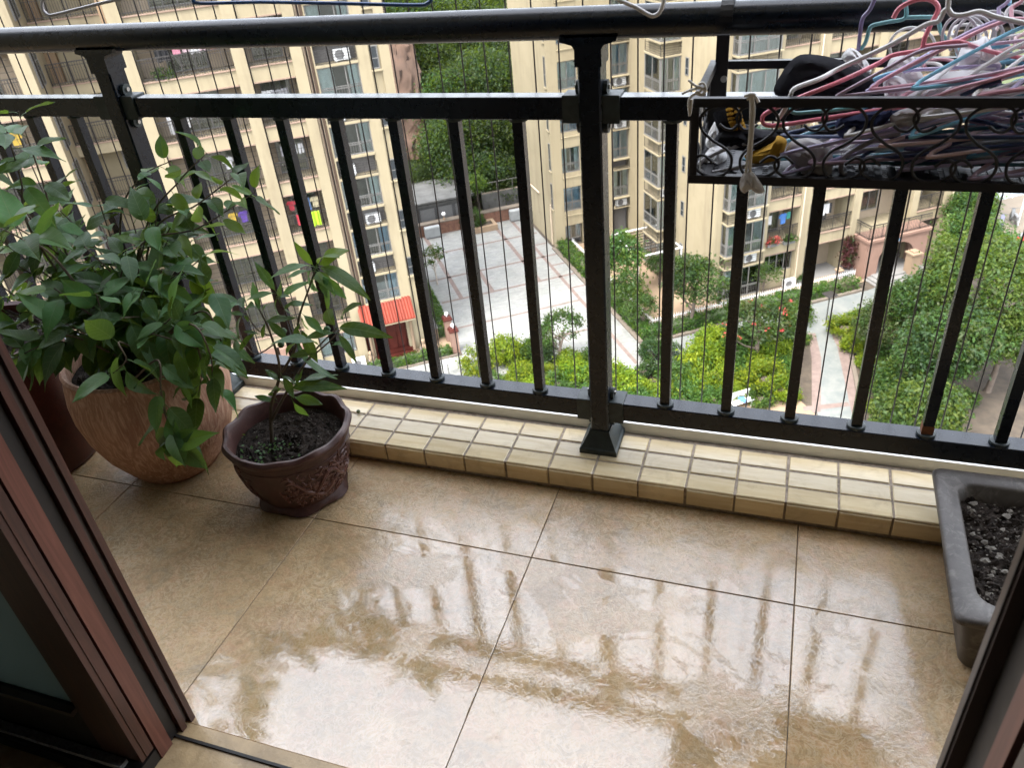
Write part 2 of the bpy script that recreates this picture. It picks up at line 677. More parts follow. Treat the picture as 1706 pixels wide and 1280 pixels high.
def pot_mat(name, c1, c2, c3, carve=0.0, grain=False, rough=.55):
    m = NT(name)
    tc = m.n('ShaderNodeTexCoord').outputs['Object']
    if grain:
        mp = m.n('ShaderNodeMapping')
        mp.inputs['Scale'].default_value = (9, 9, 1.2)
        m.l(tc, mp.inputs['Vector'])
        g = m.noise(6, 6, .65, 2.2, mp.outputs[0])
        f = m.noise(3.0, 4, .6, 2.5, tc)
        c = m.mix(m.ramp(f, [(.35, 0.0), (.62, 1.0)]), srgb(c1), srgb(c2))
        c = m.mix(m.ramp(g, [(.45, 0.0), (.62, .8)]), c, srgb(c3))
        return m.done(m.bsdf(c, rough, 0, m.bump(g, .18, .004), .4))
    f = m.noise(9, 5, .65, .6, tc)
    c = m.mix(m.ramp(f, [(.35, 0.0), (.65, 1.0)]), srgb(c1), srgb(c2))
    c = m.mix(m.ramp(m.noise(26, 6, .75, .6, tc), [(.50, 0.0), (.72, .6)]), c, srgb(c3))
    return m.done(m.bsdf(c, rough, 0, m.bump(m.noise(70, 4, .6, 0, tc), .15, .003), .45))


M['pot_big'] = pot_mat('wood_grain_clay', '#8f6650', '#a67c64', '#c9a58b', grain=True, rough=.75)
M['pot_small'] = pot_mat('dark_clay', '#3d2420', '#4a2e28', '#63463e', rough=.45)
M['pot_relief'] = pot_mat('carved_clay', '#4d302a', '#6b473f', '#957068', rough=.36)
M['pot_back'] = pot_mat('maroon_glaze', '#3c1a16', '#4a211b', '#55281f', rough=.35)
M['planter'] = pot_mat('grey_brown_planter', '#48433f', '#5a544f', '#8c857e', rough=.45)
M['bark'] = simple('young_bark', (.10, .075, .05), .8, 0, .3, 40, .4, 120)
M['stem'] = simple('green_stem', (.09, .11, .035), .6, 0, .2, 30)
M['leaf_dark'] = leafy('bush_leaf_dark', (.026, .074, .026), (.045, .108, .036), .24, .45, 9, .32, .5, True)
M['leaf_mid'] = leafy('bush_leaf_mid', (.042, .118, .034), (.070, .165, .050), .32, .45, 9, .35, .5, True)
M['leaf_new'] = leafy('bush_leaf_new', (.085, .17, .030), (.13, .23, .045), .42, .4, 9, .45, .35, True)

def facade_mat():
    m = NT('cream_facade')
    tc = m.n('ShaderNodeTexCoord').outputs['Object']
    f = m.noise(.35, 4, .6, .3, tc)
    c = m.mix(m.ramp(f, [(.3, 0.0), (.7, 1.0)]), (.198, .166, .104), (.228, .194, .126))
    mp = m.n('ShaderNodeMapping')
    mp.inputs['Scale'].default_value = (1.3, 1.3, .13)
    m.l(tc, mp.inputs['Vector'])
    st = m.noise(1.0, 6, .68, .4, mp.outputs[0])
    c = m.mix(m.ramp(st, [(.50, 0.0), (.74, .55)]), c, (.118, .094, .062))
    d = m.noise(.9, 6, .7, .8, tc)
    c = m.mix(m.ramp(d, [(.52, 0.0), (.80, .4)]), c, (.13, .105, .068))
    return m.done(m.bsdf(c, .85, 0, m.bump(m.noise(30, 3, .6, 0, tc), .05, .01), .3))


M['facade'] = facade_mat()
M['facade_trim'] = simple('pink_trim', (0.1872, 0.1332, 0.1008), .8, 0, .12, .8, spec=.15)
M['facade_shade'] = simple('shaded_brown_paint', (0.1584, 0.1080, 0.0648), .85, 0, .1, 1, spec=.15)  # brown paint with the shade of the recess mixed into its colour
M['facade_pink'] = simple('pink_stone', (0.1728, 0.1080, 0.0828), .75, 0, .12, 1.2, .15, 6, spec=.15)
M['iron'] = simple('black_iron', (0.0180, 0.0158, 0.0144), .5)
M['steel_grid'] = simple('grille_steel', (0.1440, 0.1368, 0.1296), .45, .3)
M['frame'] = simple('window_frame', (0.1080, 0.1044, 0.0972), .45)
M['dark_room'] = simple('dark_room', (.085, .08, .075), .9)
M['room_warm'] = simple('balcony_back_wall', (0.2160, 0.1728, 0.1224), .9, 0, .1, .7)
M['curtain_w'] = simple('pale_curtain', (0.4752, 0.4896, 0.4752), .9, 0, .1, 3, rand=.35)
M['curtain_b'] = simple('blue_curtain', (0.1584, 0.2448, 0.3312), .9, 0, .1, 3, rand=.35)
M['pipe'] = simple('drain_pipe', (0.3744, 0.3024, 0.2232), .6)
M['tile_red'] = simple('orange_roof_tile', (.125, .020, .010), .5, 0, .2, 3, rand=.3, spec=.15)
M['wood_red'] = simple('dark_red_wood', (0.0432, 0.0101, 0.0072), .45, 0, .3, 3, spec=.15)
M['ac'] = simple('white_appliance', (0.5184, 0.5256, 0.5184), .45)
M['ac_dark'] = simple('appliance_grille', (.10, .10, .10), .5)
M['brick'] = simple('retaining_brick', (0.1152, 0.0612, 0.0432), .85, 0, .35, 4, .4, 12, spec=.15)
M['soil_bed'] = simple('garden_soil', (0.0432, 0.0324, 0.0216), .95, 0, .4, 1.5, .6, 8)
M['red_soil'] = simple('bare_red_earth', (0.0612, 0.0360, 0.0238), .95, 0, .35, .8, .8, 3, dirt=(.04, .026, .017), dirt_amt=.7)
M['concrete'] = simple('grey_concrete', (0.1368, 0.1332, 0.1260), .85, 0, .12, 1.2, .2, 10, spec=.15)
M['kerbstone'] = simple('kerb_stone', (0.1080, 0.0900, 0.0720), .8, 0, .15, 2, .2, 10, spec=.15)
M['tan'] = simple('tan_paving', (0.1944, 0.1404, 0.0936), .8, 0, .1, 1.2, spec=.15)
M['white_paint'] = simple('white_paint', (0.5616, 0.5616, 0.5544), .5, 0, .05, 2)
M['red_strip'] = simple('red_granite', (.130, .098, .086), .6, 0, .2, 2.5, spec=.15)
M['asphalt'] = simple('pale_road', (.105, .085, .062), .85, 0, .12, .8)
M['shed_roof'] = simple('shed_roof', (.075, .075, .072), .8, 0, .3, 1.2, spec=.15)
M['cabinet'] = simple('grey_cabinet', (.20, .21, .21), .6, 0, .15, 2, spec=.2)
M['shed'] = simple('dark_shed', (.04, .04, .04), .7, 0, .3, 1)
M['tree_bark'] = simple('tree_bark', (.085, .065, .05), .9, 0, .3, 3, .5, 14)
M['pale_bark'] = simple('pale_bark', (.30, .26, .22), .9, 0, .2, 3, .4, 14)
M['h_dark'] = leafy('hill_leaf_dark', (0.0055, 0.0115, 0.0049), (0.0127, 0.0231, 0.0092), .22, .5, .5, spec=.15)
M['h_mid'] = leafy('hill_leaf_mid', (0.0104, 0.0231, 0.0075), (0.0243, 0.0433, 0.0127), .26, .5, .5, spec=.15)
M['t_dark'] = leafy('tree_leaf_dark', (0.0070, 0.0183, 0.0061), (0.0204, 0.0385, 0.0127), .22, .5, .5, spec=.15)
M['t_mid'] = leafy('tree_leaf_mid', (0.0153, 0.0371, 0.0088), (0.0340, 0.0657, 0.0158), .28, .5, .5, spec=.15)
M['t_light'] = leafy('tree_leaf_light', (0.0341, 0.0602, 0.0112), (0.0666, 0.0915, 0.0187), .3, .5, .5, spec=.15)
M['t_olive'] = leafy('tree_leaf_olive', (0.0240, 0.0346, 0.0133), (0.0453, 0.0559, 0.0213), .25, .5, .5, spec=.15)
M['t_lime'] = leafy('shrub_leaf_lime', (0.0594, 0.0990, 0.0047), (0.1426, 0.1663, 0.0099), .35, .5, 1.2, spec=.15)
M['t_lime2'] = leafy('shrub_leaf_yellowgreen', (0.0402, 0.0759, 0.0067), (0.0893, 0.1295, 0.0134), .33, .5, 1.2, spec=.15)
M['t_hedge'] = leafy('hedge_leaf', (0.0149, 0.0400, 0.0070), (0.0400, 0.0799, 0.0133), .25, .5, 1.5, spec=.15)
M['t_purple'] = leafy('purple_leaf', (0.0240, 0.0064, 0.0085), (0.0453, 0.0133, 0.0160), .15, .5, 1.5, spec=.15)
M['flower'] = simple('red_flower', (0.1872, 0.0252, 0.0216), .6, spec=.15)


def stone_mat():
    m = NT('plaza_stone')
    pos = m.n('ShaderNodeTexCoord').outputs['Object']
    br = m.n('ShaderNodeTexBrick')
    br.offset = .5
    for k, v in (('Scale', 1.0), ('Mortar Size', .012), ('Brick Width', .6), ('Row Height', .3), ('Bias', .0)):
        br.inputs[k].default_value = v
    br.inputs['Color1'].default_value = (*srgb('#8b8983'), 1)
    br.inputs['Color2'].default_value = (*srgb('#7a7a78'), 1)
    br.inputs['Mortar'].default_value = (*srgb('#6a655f'), 1)
    m.l(pos, br.inputs['Vector'])
    f = m.noise(.7, 5, .6, .5, pos)
    c = m.mix(m.ramp(f, [(.35, 0.0), (.65, .5)]), br.outputs['Color'], srgb('#7d7e76'))
    mp = m.n('ShaderNodeMapping')
    mp.inputs['Scale'].default_value = (1.0, 4.5, 1)
    m.l(pos, mp.inputs['Vector'])
    g = m.noise(1.6, 5, .65, .8, mp.outputs[0])
    c = m.mix(m.ramp(g, [(.45, 0.0), (.62, .55)]), c, srgb('#a19d98'))
    c = m.mix(m.ramp(g, [(.30, .5), (.45, 0.0)]), c, srgb('#70756f'))
    stn = m.noise(.42, 7, .68, .8, pos)
    c = m.mix(m.ramp(stn, [(.46, 0.0), (.70, .55)]), c, srgb('#6a675f'))
    c = m.mix(1.0, c, (.68, .71, .73), 'MULTIPLY')
    return m.done(m.bsdf(c, .55, 0, m.bump(f, .05, .01), .4))


M['stone'] = stone_mat()
def path_mat():
    m = NT('path_stone')
    pos = m.n('ShaderNodeTexCoord').outputs['Object']
    f = m.noise(1.1, 5, .6, .5, pos)
    c = m.mix(m.ramp(f, [(.35, 0.0), (.65, 1.0)]), srgb('#666a67'), srgb('#797973'))
    g = m.noise(6, 4, .6, .3, pos)
    c = m.mix(m.ramp(g, [(.55, 0.0), (.75, .4)]), c, srgb('#8e8b85'))
    c = m.mix(1.0, c, (.70, .72, .74), 'MULTIPLY')
    return m.done(m.bsdf(c, .65, 0, m.bump(g, .1, .01), .4))


M['path'] = path_mat()
# ================================================================== THE BALCONY
random.seed(7)
# slab, room and ceiling around the balcony (they shade it; the unseen ceiling is raised to let in more sky)
MB().box(-4.2, 2.6, -3.2, 1.955, -.30, -.012).obj('balcony_slab', M['concrete'], kind='structure')
MB().box(-4.2, 2.6, -3.2, 1.97, 5.80, 5.98).obj('ceiling', M['ceiling'], kind='structure')
MB().box(-4.2, 2.6, -3.35, -3.2, -.012, 5.80).obj('room_wall', M['interior'], kind='structure')
MB().box(-4.35, -4.2, -3.35, 1.6, -.30, 5.98).obj('room_wall', M['interior'], kind='structure')
MB().box(2.6, 2.75, -3.35, 1.6, -.30, 5.98).obj('room_wall', M['interior'], kind='structure')
MB().box(-4.2, -2.62, .60, .74, -.012, 5.80).obj('front_wall', M['facade'], kind='structure')
MB().box(1.05, 2.6, .60, .74, -.012, 5.80).obj('front_wall', M['facade'], kind='structure')
MB().box(-2.62, 1.05, .60, .74, 2.32, 5.80).obj('front_wall', M['facade'], kind='structure')
MB().box(-4.2, 2.6, -3.2, .30, -.012, .0).obj('room_floor', M['tan'], kind='structure')

# floor of large stone-look tiles with fine joints
fl = MB().box(-4.2, 2.6, .30, 1.62, -.012, -.003).obj('balcony_floor', M['floor_joint'], kind='structure')
TS, J = .6328, .0010
xs = [-1.7925 + TS * k for k in range(-4, 7)]
for i in range(len(xs) - 1):
    x0, x1 = xs[i] + J, xs[i + 1] - J
    w = x1 - x0
    for (y0, y1) in ((.7125 + J, 1.3455 - J), (1.3455 + J, 1.616)):
        MB().bevbox(0, w, 0, y1 - y0, 0, .0045, .0012).obj('floor_tile', M['floor'], fl, (x0, y0, -.0045 + random.uniform(-.0002, .0002)))
# threshold strip under the sliding door
th = MB().box(-2.6, 1.05, .31, .711, -.003, .004).obj('threshold', M['sill'], kind='structure')
MB().box(-1.12, 1.05, .674, .680, .0042, .009).obj('door_track', M['door_dark'], th)

# tiled kerb
kb = MB().box(-3.6, 2.3, 1.6155, 1.95, -.003, .0688).obj('kerb', M['grout'], kind='structure')
KP = .1249
kx0 = -1.056 - KP * 16
top_me = MB().bevbox(0, KP - .0058, 0, .0585, 0, .005, .0024).mesh('kerb_tile', M['kerb'])
front_me = MB().loft([[(0, 0, 0), (KP - .0058, 0, 0), (KP - .0058, 0, .0505), (0, 0, .0505)],
                      [(0, -.004, 0), (KP - .0058, -.004, 0), (KP - .0058, -.004, .0505), (0, -.004, .0505)],
                      [(.002, -.006, .002), (KP - .0078, -.006, .002), (KP - .0078, -.006, .0485), (.002, -.006, .0485)]]).mesh('kerb_tile', M['kerb'])
for k in range(36):
    x = kx0 + KP * k + .003
    if x > 1.6:
        break
    for y in (1.6135, 1.6765, 1.7415):
        link(top_me, 'kerb_tile', kb, (x + random.uniform(-.0008, .0008), y, .066 + random.uniform(-.0004, .0006)))
    link(front_me, 'kerb_tile', kb, (x + random.uniform(-.0008, .0008), 1.6155, .0145))

# white aluminium track with the thin safety cables
cg = thing('cable_guard', 'white aluminium floor track with a row of thin dark vertical safety cables outside the railing', 'cable guard', (-.5, 1.9, .067))


def rel(o, x0, x1, y0, y1, z0, z1):
    l = o.location
    return MB().box(x0 - l.x, x1 - l.x, y0 - l.y, y1 - l.y, z0 - l.z, z1 - l.z)


rel(cg, -3.6, 2.3, 1.815, 1.850, .0675, .105).obj('track', M['white_alu'], cg)
rel(cg, -3.6, 2.3, 1.856, 1.949, .0675, .098).obj('outer_track', M['white_alu'], cg)
cab_me = MB().tube([(0, 0, .031), (0, 0, 5.72)], .0019, 6).mesh('cable', M['cable'], True)
CPX = .0616
for k in range(-46, 25):
    link(cab_me, 'cable', cg, (-.366 + CPX * k + .5 + random.uniform(-.0015, .0015), .012, 0))
nut = MB().tube([(0, 0, .024), (0, 0, .034)], .0042, 8).mesh('cable_anchor', M['screw'])

# ------------------------------------------------------------------ railing
RY = 1.755
rl = thing('balcony_railing', 'black metal balcony railing with round handrail and square balusters on a tiled kerb', 'railing', (-.4345, RY, .071))
RO = Vector((-.4345, RY, .071))


def rmb():
    return MB()


def rput(mb, name, mat=None, parent=None, off=(0, 0, 0), smooth=False, **kw):
    return mb.obj(name, mat or M['rail'], parent or rl, Vector(off), smooth=smooth, **kw)


X0R, X1R = -3.6, 2.2
hp = [Vector((X0R, RY, 1.181)) - RO, Vector((X1R, RY, 1.181)) - RO]
rput(MB().tube(hp, .0325, 28), 'handrail', smooth=True)
posts = [-.4345 + 1.2975 * k for k in (-2, -1, 0, 1)]
seg = []
for a, b in zip(posts[:-1], posts[1:]):
    seg.append((a + .026, b - .026))
for a, b in seg:
    for nm, z0, z1, y0, y1 in (('mid_rail', .984, 1.034, 1.737, 1.778), ('bottom_rail', .1685, .2245, 1.737, 1.790)):
        mb = MB()
        mb.loft([[Vector((x, y, z)) - RO for y, z in ((y0 + .002, z0), (y1 - .002, z0), (y1, z0 + .002), (y1, z1 - .002), (y1 - .002, z1), (y0 + .002, z1), (y0, z1 - .002), (y0, z0 + .002))] for x in (a, b)])
        rput(mb, nm)
    # cast sleeves that join the rails to the posts
    for s, x in ((1, a), (-1, b)):
        for z0, z1, y0, y1 in ((.979, 1.039, 1.732, 1.783), (.163, .2295, 1.732, 1.795)):
            xa, xb = (x - .001, x + .038) if s > 0 else (x - .038, x + .001)
            c = rput(MB().bevbox(xa - RO.x, xb - RO.x, y0 - RO.y, y1 - RO.y, z0 - RO.z, z1 - RO.z, .002), 'rail_sleeve', M['shoe'])
            for zz in (z1 + .011, z0 - .011):
                ea = (xa if s > 0 else xb - .009)
                ec = Vector((ea + .0045, (y0 + y1) / 2, zz)) - RO
                ear = MB().tube([ec + Vector((-.0055, 0, 0)), ec + Vector((.0055, 0, 0))], .0165, 14)
                e = ear.obj('ear', M['shoe'], c)
                sx = s * .0056
                MB().tube([ec + Vector((sx, 0, .002 if zz > z0 else -.002)), ec + Vector((sx + s * .004, 0, .002 if zz > z0 else -.002))], .0055, 10).obj('screw', M['screw'], c)
for px in posts:
    c = Vector((px, RY, 0)) - RO
    mb = MB()
    w, d = .0252, .031
    r = .004
    ring = [(-w + r, -d), (w - r, -d), (w, -d + r), (w, d - r), (w - r, d), (-w + r, d), (-w, d - r), (-w, -d + r)]
    mb.loft([[(c.x + a, b, z - RO.z) for a, b in ring] for z in (.07, 1.15)])
    p = rput(mb, 'post')
    # shoe
    sb = MB()

    def sq(h, q, z):
        return [(c.x - h, -q, z - RO.z), (c.x + h, -q, z - RO.z), (c.x + h, q, z - RO.z), (c.x - h, q, z - RO.z)]
    sb.loft([sq(.0525, .059, .0715), sq(.0525, .059, .086), sq(.048, .055, .090), sq(.030, .038, .128), sq(.0275, .035, .136)])
    sb.obj('base_shoe', M['shoe'], p)
    cp = MB()
    cp.loft([[(c.x - a, -q, z - RO.z), (c.x + a, -q, z - RO.z), (c.x + a, q, z - RO.z), (c.x - a, q, z - RO.z)] for a, q, z in ((.029, .034, 1.100), (.029, .034, 1.135), (.034, .034, 1.143), (.060, .033, 1.150), (.062, .03, 1.158))])
    cp.obj('saddle', M['rail'], p)
bal_me = MB().loft([[(-.0125, -.0125, z), (.0125, -.0125, z), (.0125, .0125, z), (-.0125, .0125, z)] for z in (0, .762)]).mesh('baluster', M['rail'])
col_me = MB().lathe([(.016, .006), (.0215, .004), (.0225, 0), (.0215, -.003)][::-1], 20).mesh('collar', M['shoe'], True)
for k, (a, b) in enumerate(zip(posts[:-1], posts[1:])):
    for j in range(7):
        x = a + .1735 + .158 * j
        o = link(bal_me, 'baluster', rl, (x - RO.x, .004, .2235 - RO.z))
        link(col_me, 'collar', o, (0, 0, .005))
        link(col_me, 'collar', o, (0, 0, .757))
        if k == 2 and j == 4:
            MB().loft([[(-.0132, -.0132, z), (.0132, -.0132, z), (.0132, .0132, z), (-.0132, .0132, z)] for z in (.006, .034)]).obj('rust_stain', M['rust'], o)

# ------------------------------------------------------------------ sliding door (left stack and right frame)
ld = thing('sliding_door', 'dark reddish brown sliding balcony door with glass panels stacked at the left', 'door', (-1.1, .66, 0))
LO = Vector((-1.1, .66, 0))


def dput(o, off, x0, x1, y0, y1, z0, z1, name, mat, parent=None, bev=0):
    return MB().box(x0 - off.x, x1 - off.x, y0 - off.y, y1 - off.y, z0 - off.z, z1 - off.z).obj(name, mat, parent or o)


fr = dput(ld, LO, -1.16, -1.112, .688, .728, .0, 2.30, 'door_frame', M['door_wood'])
dput(ld, LO, -1.112, -1.098, .716, .729, .0, 2.30, 'frame_flange', M['door_wood'], fr)
dput(ld, LO, -1.112, -1.098, .689, .703, .0, 2.30, 'frame_flange', M['door_wood'], fr)
dput(ld, LO, -1.108, -1.106, .7035, .7155, .012, 2.30, 'weather_strip', M['door_edge'], fr)
op = dput(ld, LO, -1.17, -1.1015, .627, .660, .006, 2.28, 'outer_panel_stile', M['door_red'])
dput(ld, LO, -1.160, -1.109, .661, .687, .004, 2.28, 'shadow_gap_fill', M['door_dark'])  # near-black block stands in for the shade inside this gap
dput(ld, LO, -1.95, -1.17, .630, .656, .006, .16, 'outer_panel_rail', M['door_wood'])
dput(ld, LO, -1.95, -1.17, .641, .646, .16, 2.2, 'outer_panel_glass', M['door_glass'])
ip = dput(ld, LO, -1.200, -1.1005, .588, .621, .052, 2.28, 'inner_panel_stile', M['door_wood'])
for ya in (.600,):
    dput(ld, LO, -1.1005, -1.0985, ya, ya + .0045, .054, 2.28, 'groove_rib', M['door_wood'], ip)
dput(ld, LO, -1.99, -1.2005, .590, .619, .052, .190, 'inner_panel_rail', M['door_dark'])
dput(ld, LO, -1.99, -1.2005, .575, .5895, .184, .196, 'glass_bead', M['door_edge'])
dput(ld, LO, -1.99, -1.2005, .599, .606, .190, 2.2, 'inner_panel_glass', M['door_glass'])
dput(ld, LO, -1.99, -1.140, .568, .587, .040, .052, 'brush_seal', M['brush'])
dput(ld, LO, -1.99, -1.105, .560, .626, .004, .038, 'bottom_track', M['door_dark'])
kn = at_y(11, 663, .66)
MB().tube([Vector((-1.101, kn.y - .05, kn.z)) - LO, Vector((-1.094, kn.y - .05, kn.z)) - LO], .0045, 12).obj('screw', M['screw'], ip)
rd = thing('sliding_door', 'dark brown sliding door edge standing at the right side of the opening', 'door', (.26, .62, 0))
RDO = Vector((.26, .62, 0))
dput(rd, RDO, .252, .345, .662, .690, .0, 2.30, 'door_frame', M['door_edge'])
dput(rd, RDO, .249, .2515, .6665, .6695, .0, 2.30, 'frame_bead', M['door_dark'])
dput(rd, RDO, .268, .345, .592, .6615, .0, 2.30, 'shadow_gap_fill', M['door_dark'])  # gap filled near-black in place of its shade
dput(rd, RDO, .258, .345, .556, .5915, .006, 2.28, 'outer_panel_stile', M['door_red'])
dput(rd, RDO, .266, .345, .535, .5555, .006, 2.28, 'panel_seal', M['door_dark'])
dput(rd, RDO, .256, .345, .49, .5345, .01, 2.28, 'inner_panel_stile', M['door_edge'])
dput(rd, RDO, .345, 1.05, .60, .63, .006, 2.28, 'panel', M['door_dark'])

# ------------------------------------------------------------------ pots
bp = thing('large_clay_pot', 'large rounded brown clay pot with a wood grain pattern holding the leafy bush', 'flowerpot', (-1.722, 1.487, 0))
prof = [(.112, 0), (.124, .004), (.152, .045), (.188, .11), (.211, .18), (.222, .25), (.221, .30), (.212, .35), (.205, .378), (.207, .392), (.200, .400), (.190, .395), (.186, .375), (.192, .34), (.196, .33)]
MB().lathe(prof[:-1] + [(.194, .34), (.19, .31)], 56).obj('pot_wall', M['pot_big'], bp, smooth=True)


def soil_disc(r, z, name, parent, n=26, amp=.006, seed=1):
    rr = random.Random(seed)
    mb = MB()
    vs = [(0, 0, z)]
    fs = []
    K = 40
    for i in range(1, n + 1):
        for k in range(K):
            a = 2 * math.pi * (k + .5 * (i % 2)) / K
            q = r * i / n
            vs.append((q * math.cos(a), q * math.sin(a), z + rr.gauss(0, amp) * (1 if i < n else .3)))
    for k in range(K):
        fs.append((0, 1 + k, 1 + (k + 1) % K))
    for i in range(n - 1):
        for k in range(K):
            a, b = 1 + i * K + k, 1 + i * K + (k + 1) % K
            fs.append((a, a + K, b + K, b))
    mb.add(vs, fs)
    return mb.obj(name, M['soil'], parent)


soil_disc(.189, .352, 'soil', bp, seed=2)

mp = thing('maroon_pot', 'dark maroon straight sided pot standing behind the door frame at the left', 'flowerpot', (-2.215, 1.40, 0))
MB().lathe([(.190, 0), (.196, .006), (.198, .02), (.215, .40), (.228, .405), (.230, .44), (.222, .445), (.205, .44), (.20, .40)], 48).obj('pot_wall', M['pot_back'], mp, smooth=True)
soil_disc(.203, .412, 'soil', mp, seed=3)

# small scalloped pot
sp = thing('scalloped_pot', 'small dark red clay pot with a scalloped rim and carved dragon relief sides', 'flowerpot', (-1.254, 1.456, 0))


def scal(r, z, a):
    k = max(0.0, min(1.0, (z - .165) / .055))
    q = (1 + .014 * k * math.cos(11 * a))
    return r * q, z + .0036 * k * math.cos(11 * a)


def foot(r, z, a):
    r, z = scal(r, z, a)
    if z < .016:
        r *= 1 + .05 * math.cos(6 * a)
    return r, z


MB().lathe([(.112, 0), (.124, .0), (.131, .006), (.128, .018), (.122, .028), (.128, .042), (.146, .085), (.157, .13), (.161, .165), (.163, .190), (.166, .200), (.174, .207), (.178, .215), (.176, .223), (.170, .2275), (.162, .2265), (.156, .215), (.152, .18), (.148, .160)], 120, fn=foot).obj('pot_wall', M['pot_small'], sp, smooth=True)
# carved relief: scrolls and scales standing proud of the wall


def wall_r(z):
    pr = [(.03, .1225), (.042, .128), (.085, .146), (.13, .157), (.165, .161), (.187, .163)]
    for (za, ra), (zb, rb) in zip(pr[:-1], pr[1:]):
        if za <= z <= zb:
            return ra + (rb - ra) * (z - za) / (zb - za)
    return pr[-1][1] if z > .1 else pr[0][1]


def on_pot(a, z, d=0.0):
    r = wall_r(z) + d
    return Vector((r * math.cos(a), r * math.sin(a), z))


rg = random.Random(21)
for ca in (-.52, -2.62, 1.5):
    mb = MB()
    for (zc, am, sg) in ((.115, .034, 1), (.085, .022, -1)):
        body = []
        for i in range(54):
            t = i / 53
            body.append(on_pot(ca + sg * (-.62 + 1.24 * t), zc + am * math.sin(t * 11 + sg) * (1 - .3 * t), .001))
        mb.tube(body, [.0062 * (1 - .55 * abs(2 * i / 53 - 1)) + .001 for i in range(54)], 7)
    for i in range(210):
        a = ca + rg.uniform(-.74, .74)
        z = .108 + rg.uniform(-.068, .062)
        if abs((a - ca) / .76) ** 3 + abs((z - .108) / .07) ** 3 > 1:
            continue
        L = rg.uniform(.010, .026)
        th_ = rg.uniform(0, 6.28)
        cu = rg.uniform(-2.6, 2.6)
        pts = []
        for k in range(7):
            t = k / 6
            pts.append(on_pot(a + math.cos(th_ + cu * t) * L * t / .155, max(.034, min(.184, z + math.sin(th_ + cu * t) * L * t)), .0006))
        mb.tube(pts, [.0022, .0034, .0036, .0034, .0028, .002, .0008], 5)
    mb.obj('carved_relief', M['pot_relief'], sp, smooth=True)
MB().tube([on_pot(2 * math.pi * i / 90, .176, -.001) for i in range(90)], .003, 6, closed=True).obj('neck_band', M['pot_small'], sp, smooth=True)
soil_disc(.151, .174, 'soil', sp, seed=5, amp=.0045)

# rectangular planter at the right
pl = thing('rectangular_planter', 'grey brown rectangular planter full of stony bare soil at the end of the kerb', 'planter', (.77, 1.43, 0))


def rrect(x0, x1, y0, y1, z, r, n=5):
    out = []
    for cx, cy_, a0 in ((x1 - r, y1 - r, 0), (x0 + r, y1 - r, 90), (x0 + r, y0 + r, 180), (x1 - r, y0 + r, 270)):
        for i in range(n + 1):
            a = R(a0 + 90 * i / n)
            out.append((cx + r * math.cos(a) - .77, cy_ + r * math.sin(a) - 1.43, z))
    return out


rings = [rrect(.440, 1.12, 1.262, 1.590, .0, .02), rrect(.432, 1.13, 1.256, 1.598, .012, .022), rrect(.424, 1.14, 1.252, 1.604, .085, .022),
         rrect(.416, 1.15, 1.250, 1.660, .118, .022), rrect(.410, 1.155, 1.248, 1.69, .145, .022),
         rrect(.397, 1.165, 1.236, 1.703, .148, .02), rrect(.392, 1.17, 1.232, 1.708, .155, .018), rrect(.392, 1.17, 1.232, 1.708, .164, .018), rrect(.396, 1.166, 1.236, 1.704, .1695, .018), rrect(.402, 1.16, 1.242, 1.698, .1705, .018),
         rrect(.436, 1.125, 1.283, 1.664, .1690, .04), rrect(.441, 1.12, 1.288, 1.659, .164, .04), rrect(.449, 1.11, 1.296, 1.648, .112, .04)]
MB().loft(rings).obj('planter_wall', M['planter'], pl, smooth=True)
rr = random.Random(11)
mb = MB()
NX, NY = 84, 46
vs = []
for j in range(NY):
    for i in range(NX):
        x = .446 + (1.113 - .446) * i / (NX - 1)
        y = 1.293 + (1.652 - 1.293) * j / (NY - 1)
        vs.append((x - .77, y - 1.43, .126 + rr.gauss(0, .0045) + .006 * math.sin(x * 31) * math.cos(y * 27)))
mb.add(vs, [(j * NX + i, j * NX + i + 1, (j + 1) * NX + i + 1, (j + 1) * NX + i) for j in range(NY - 1) for i in range(NX - 1)])
mb.obj('soil', M['soil'], pl)


def pebble(mb, c, s, rg, mi=0):
    # rough little stone
    vs = []
    for (a, b, c_) in ((1, 0, 0), (-1, 0, 0), (0, 1, 0), (0, -1, 0), (0, 0, 1), (0, 0, -1), (.6, .6, .5), (-.6, .6, .45), (.6, -.6, .5), (-.6, -.6, .4)):
        k = s * rg.uniform(.65, 1.25)
        vs.append((c[0] + a * k, c[1] + b * k * rg.uniform(.6, 1), c[2] + c_ * k * .6))
    mb.add(vs, [(6, 0, 2), (6, 2, 4), (6, 4, 0), (7, 2, 1), (7, 1, 4), (7, 4, 2), (8, 3, 0), (8, 0, 4), (8, 4, 3), (9, 1, 3), (9, 3, 4), (9, 4, 1), (0, 5, 2), (2, 5, 1), (1, 5, 3), (3, 5, 0)], mi)


M['grit'] = simple('pale_grit', (.20, .18, .15), .85, 0, .4, 40, .3, 200)
M['clod'] = simple('soil_clod', (.045, .034, .026), .95, 0, .5, 60, .8, 200)
mb = MB()
for i in range(2000):
    x, y = rr.uniform(.452, 1.0), rr.uniform(1.298, 1.645)
    big = rr.random()
    s = .0016 + .0055 * big ** 7 * 1.6 + rr.random() * .0014
    pebble(mb, (x - .77, y - 1.43, .128 + rr.uniform(0, .006)), s, rr, 0 if rr.random() < .28 else 1)
mb.obj('grit', [M['grit'], M['clod']], pl, kind='stuff')
for (qx, qy, s) in ((1622, 840, .011), (1640, 935, .013), (1640, 905, .010), (1665, 930, .009)):
    p = at_z(qx, qy, .135)
    b = MB()
    pebble(b, (0, 0, 0), s, rr)
    b.obj('stone', M['grit'], pl, Vector(p) - Vector((.77, 1.43, 0)))
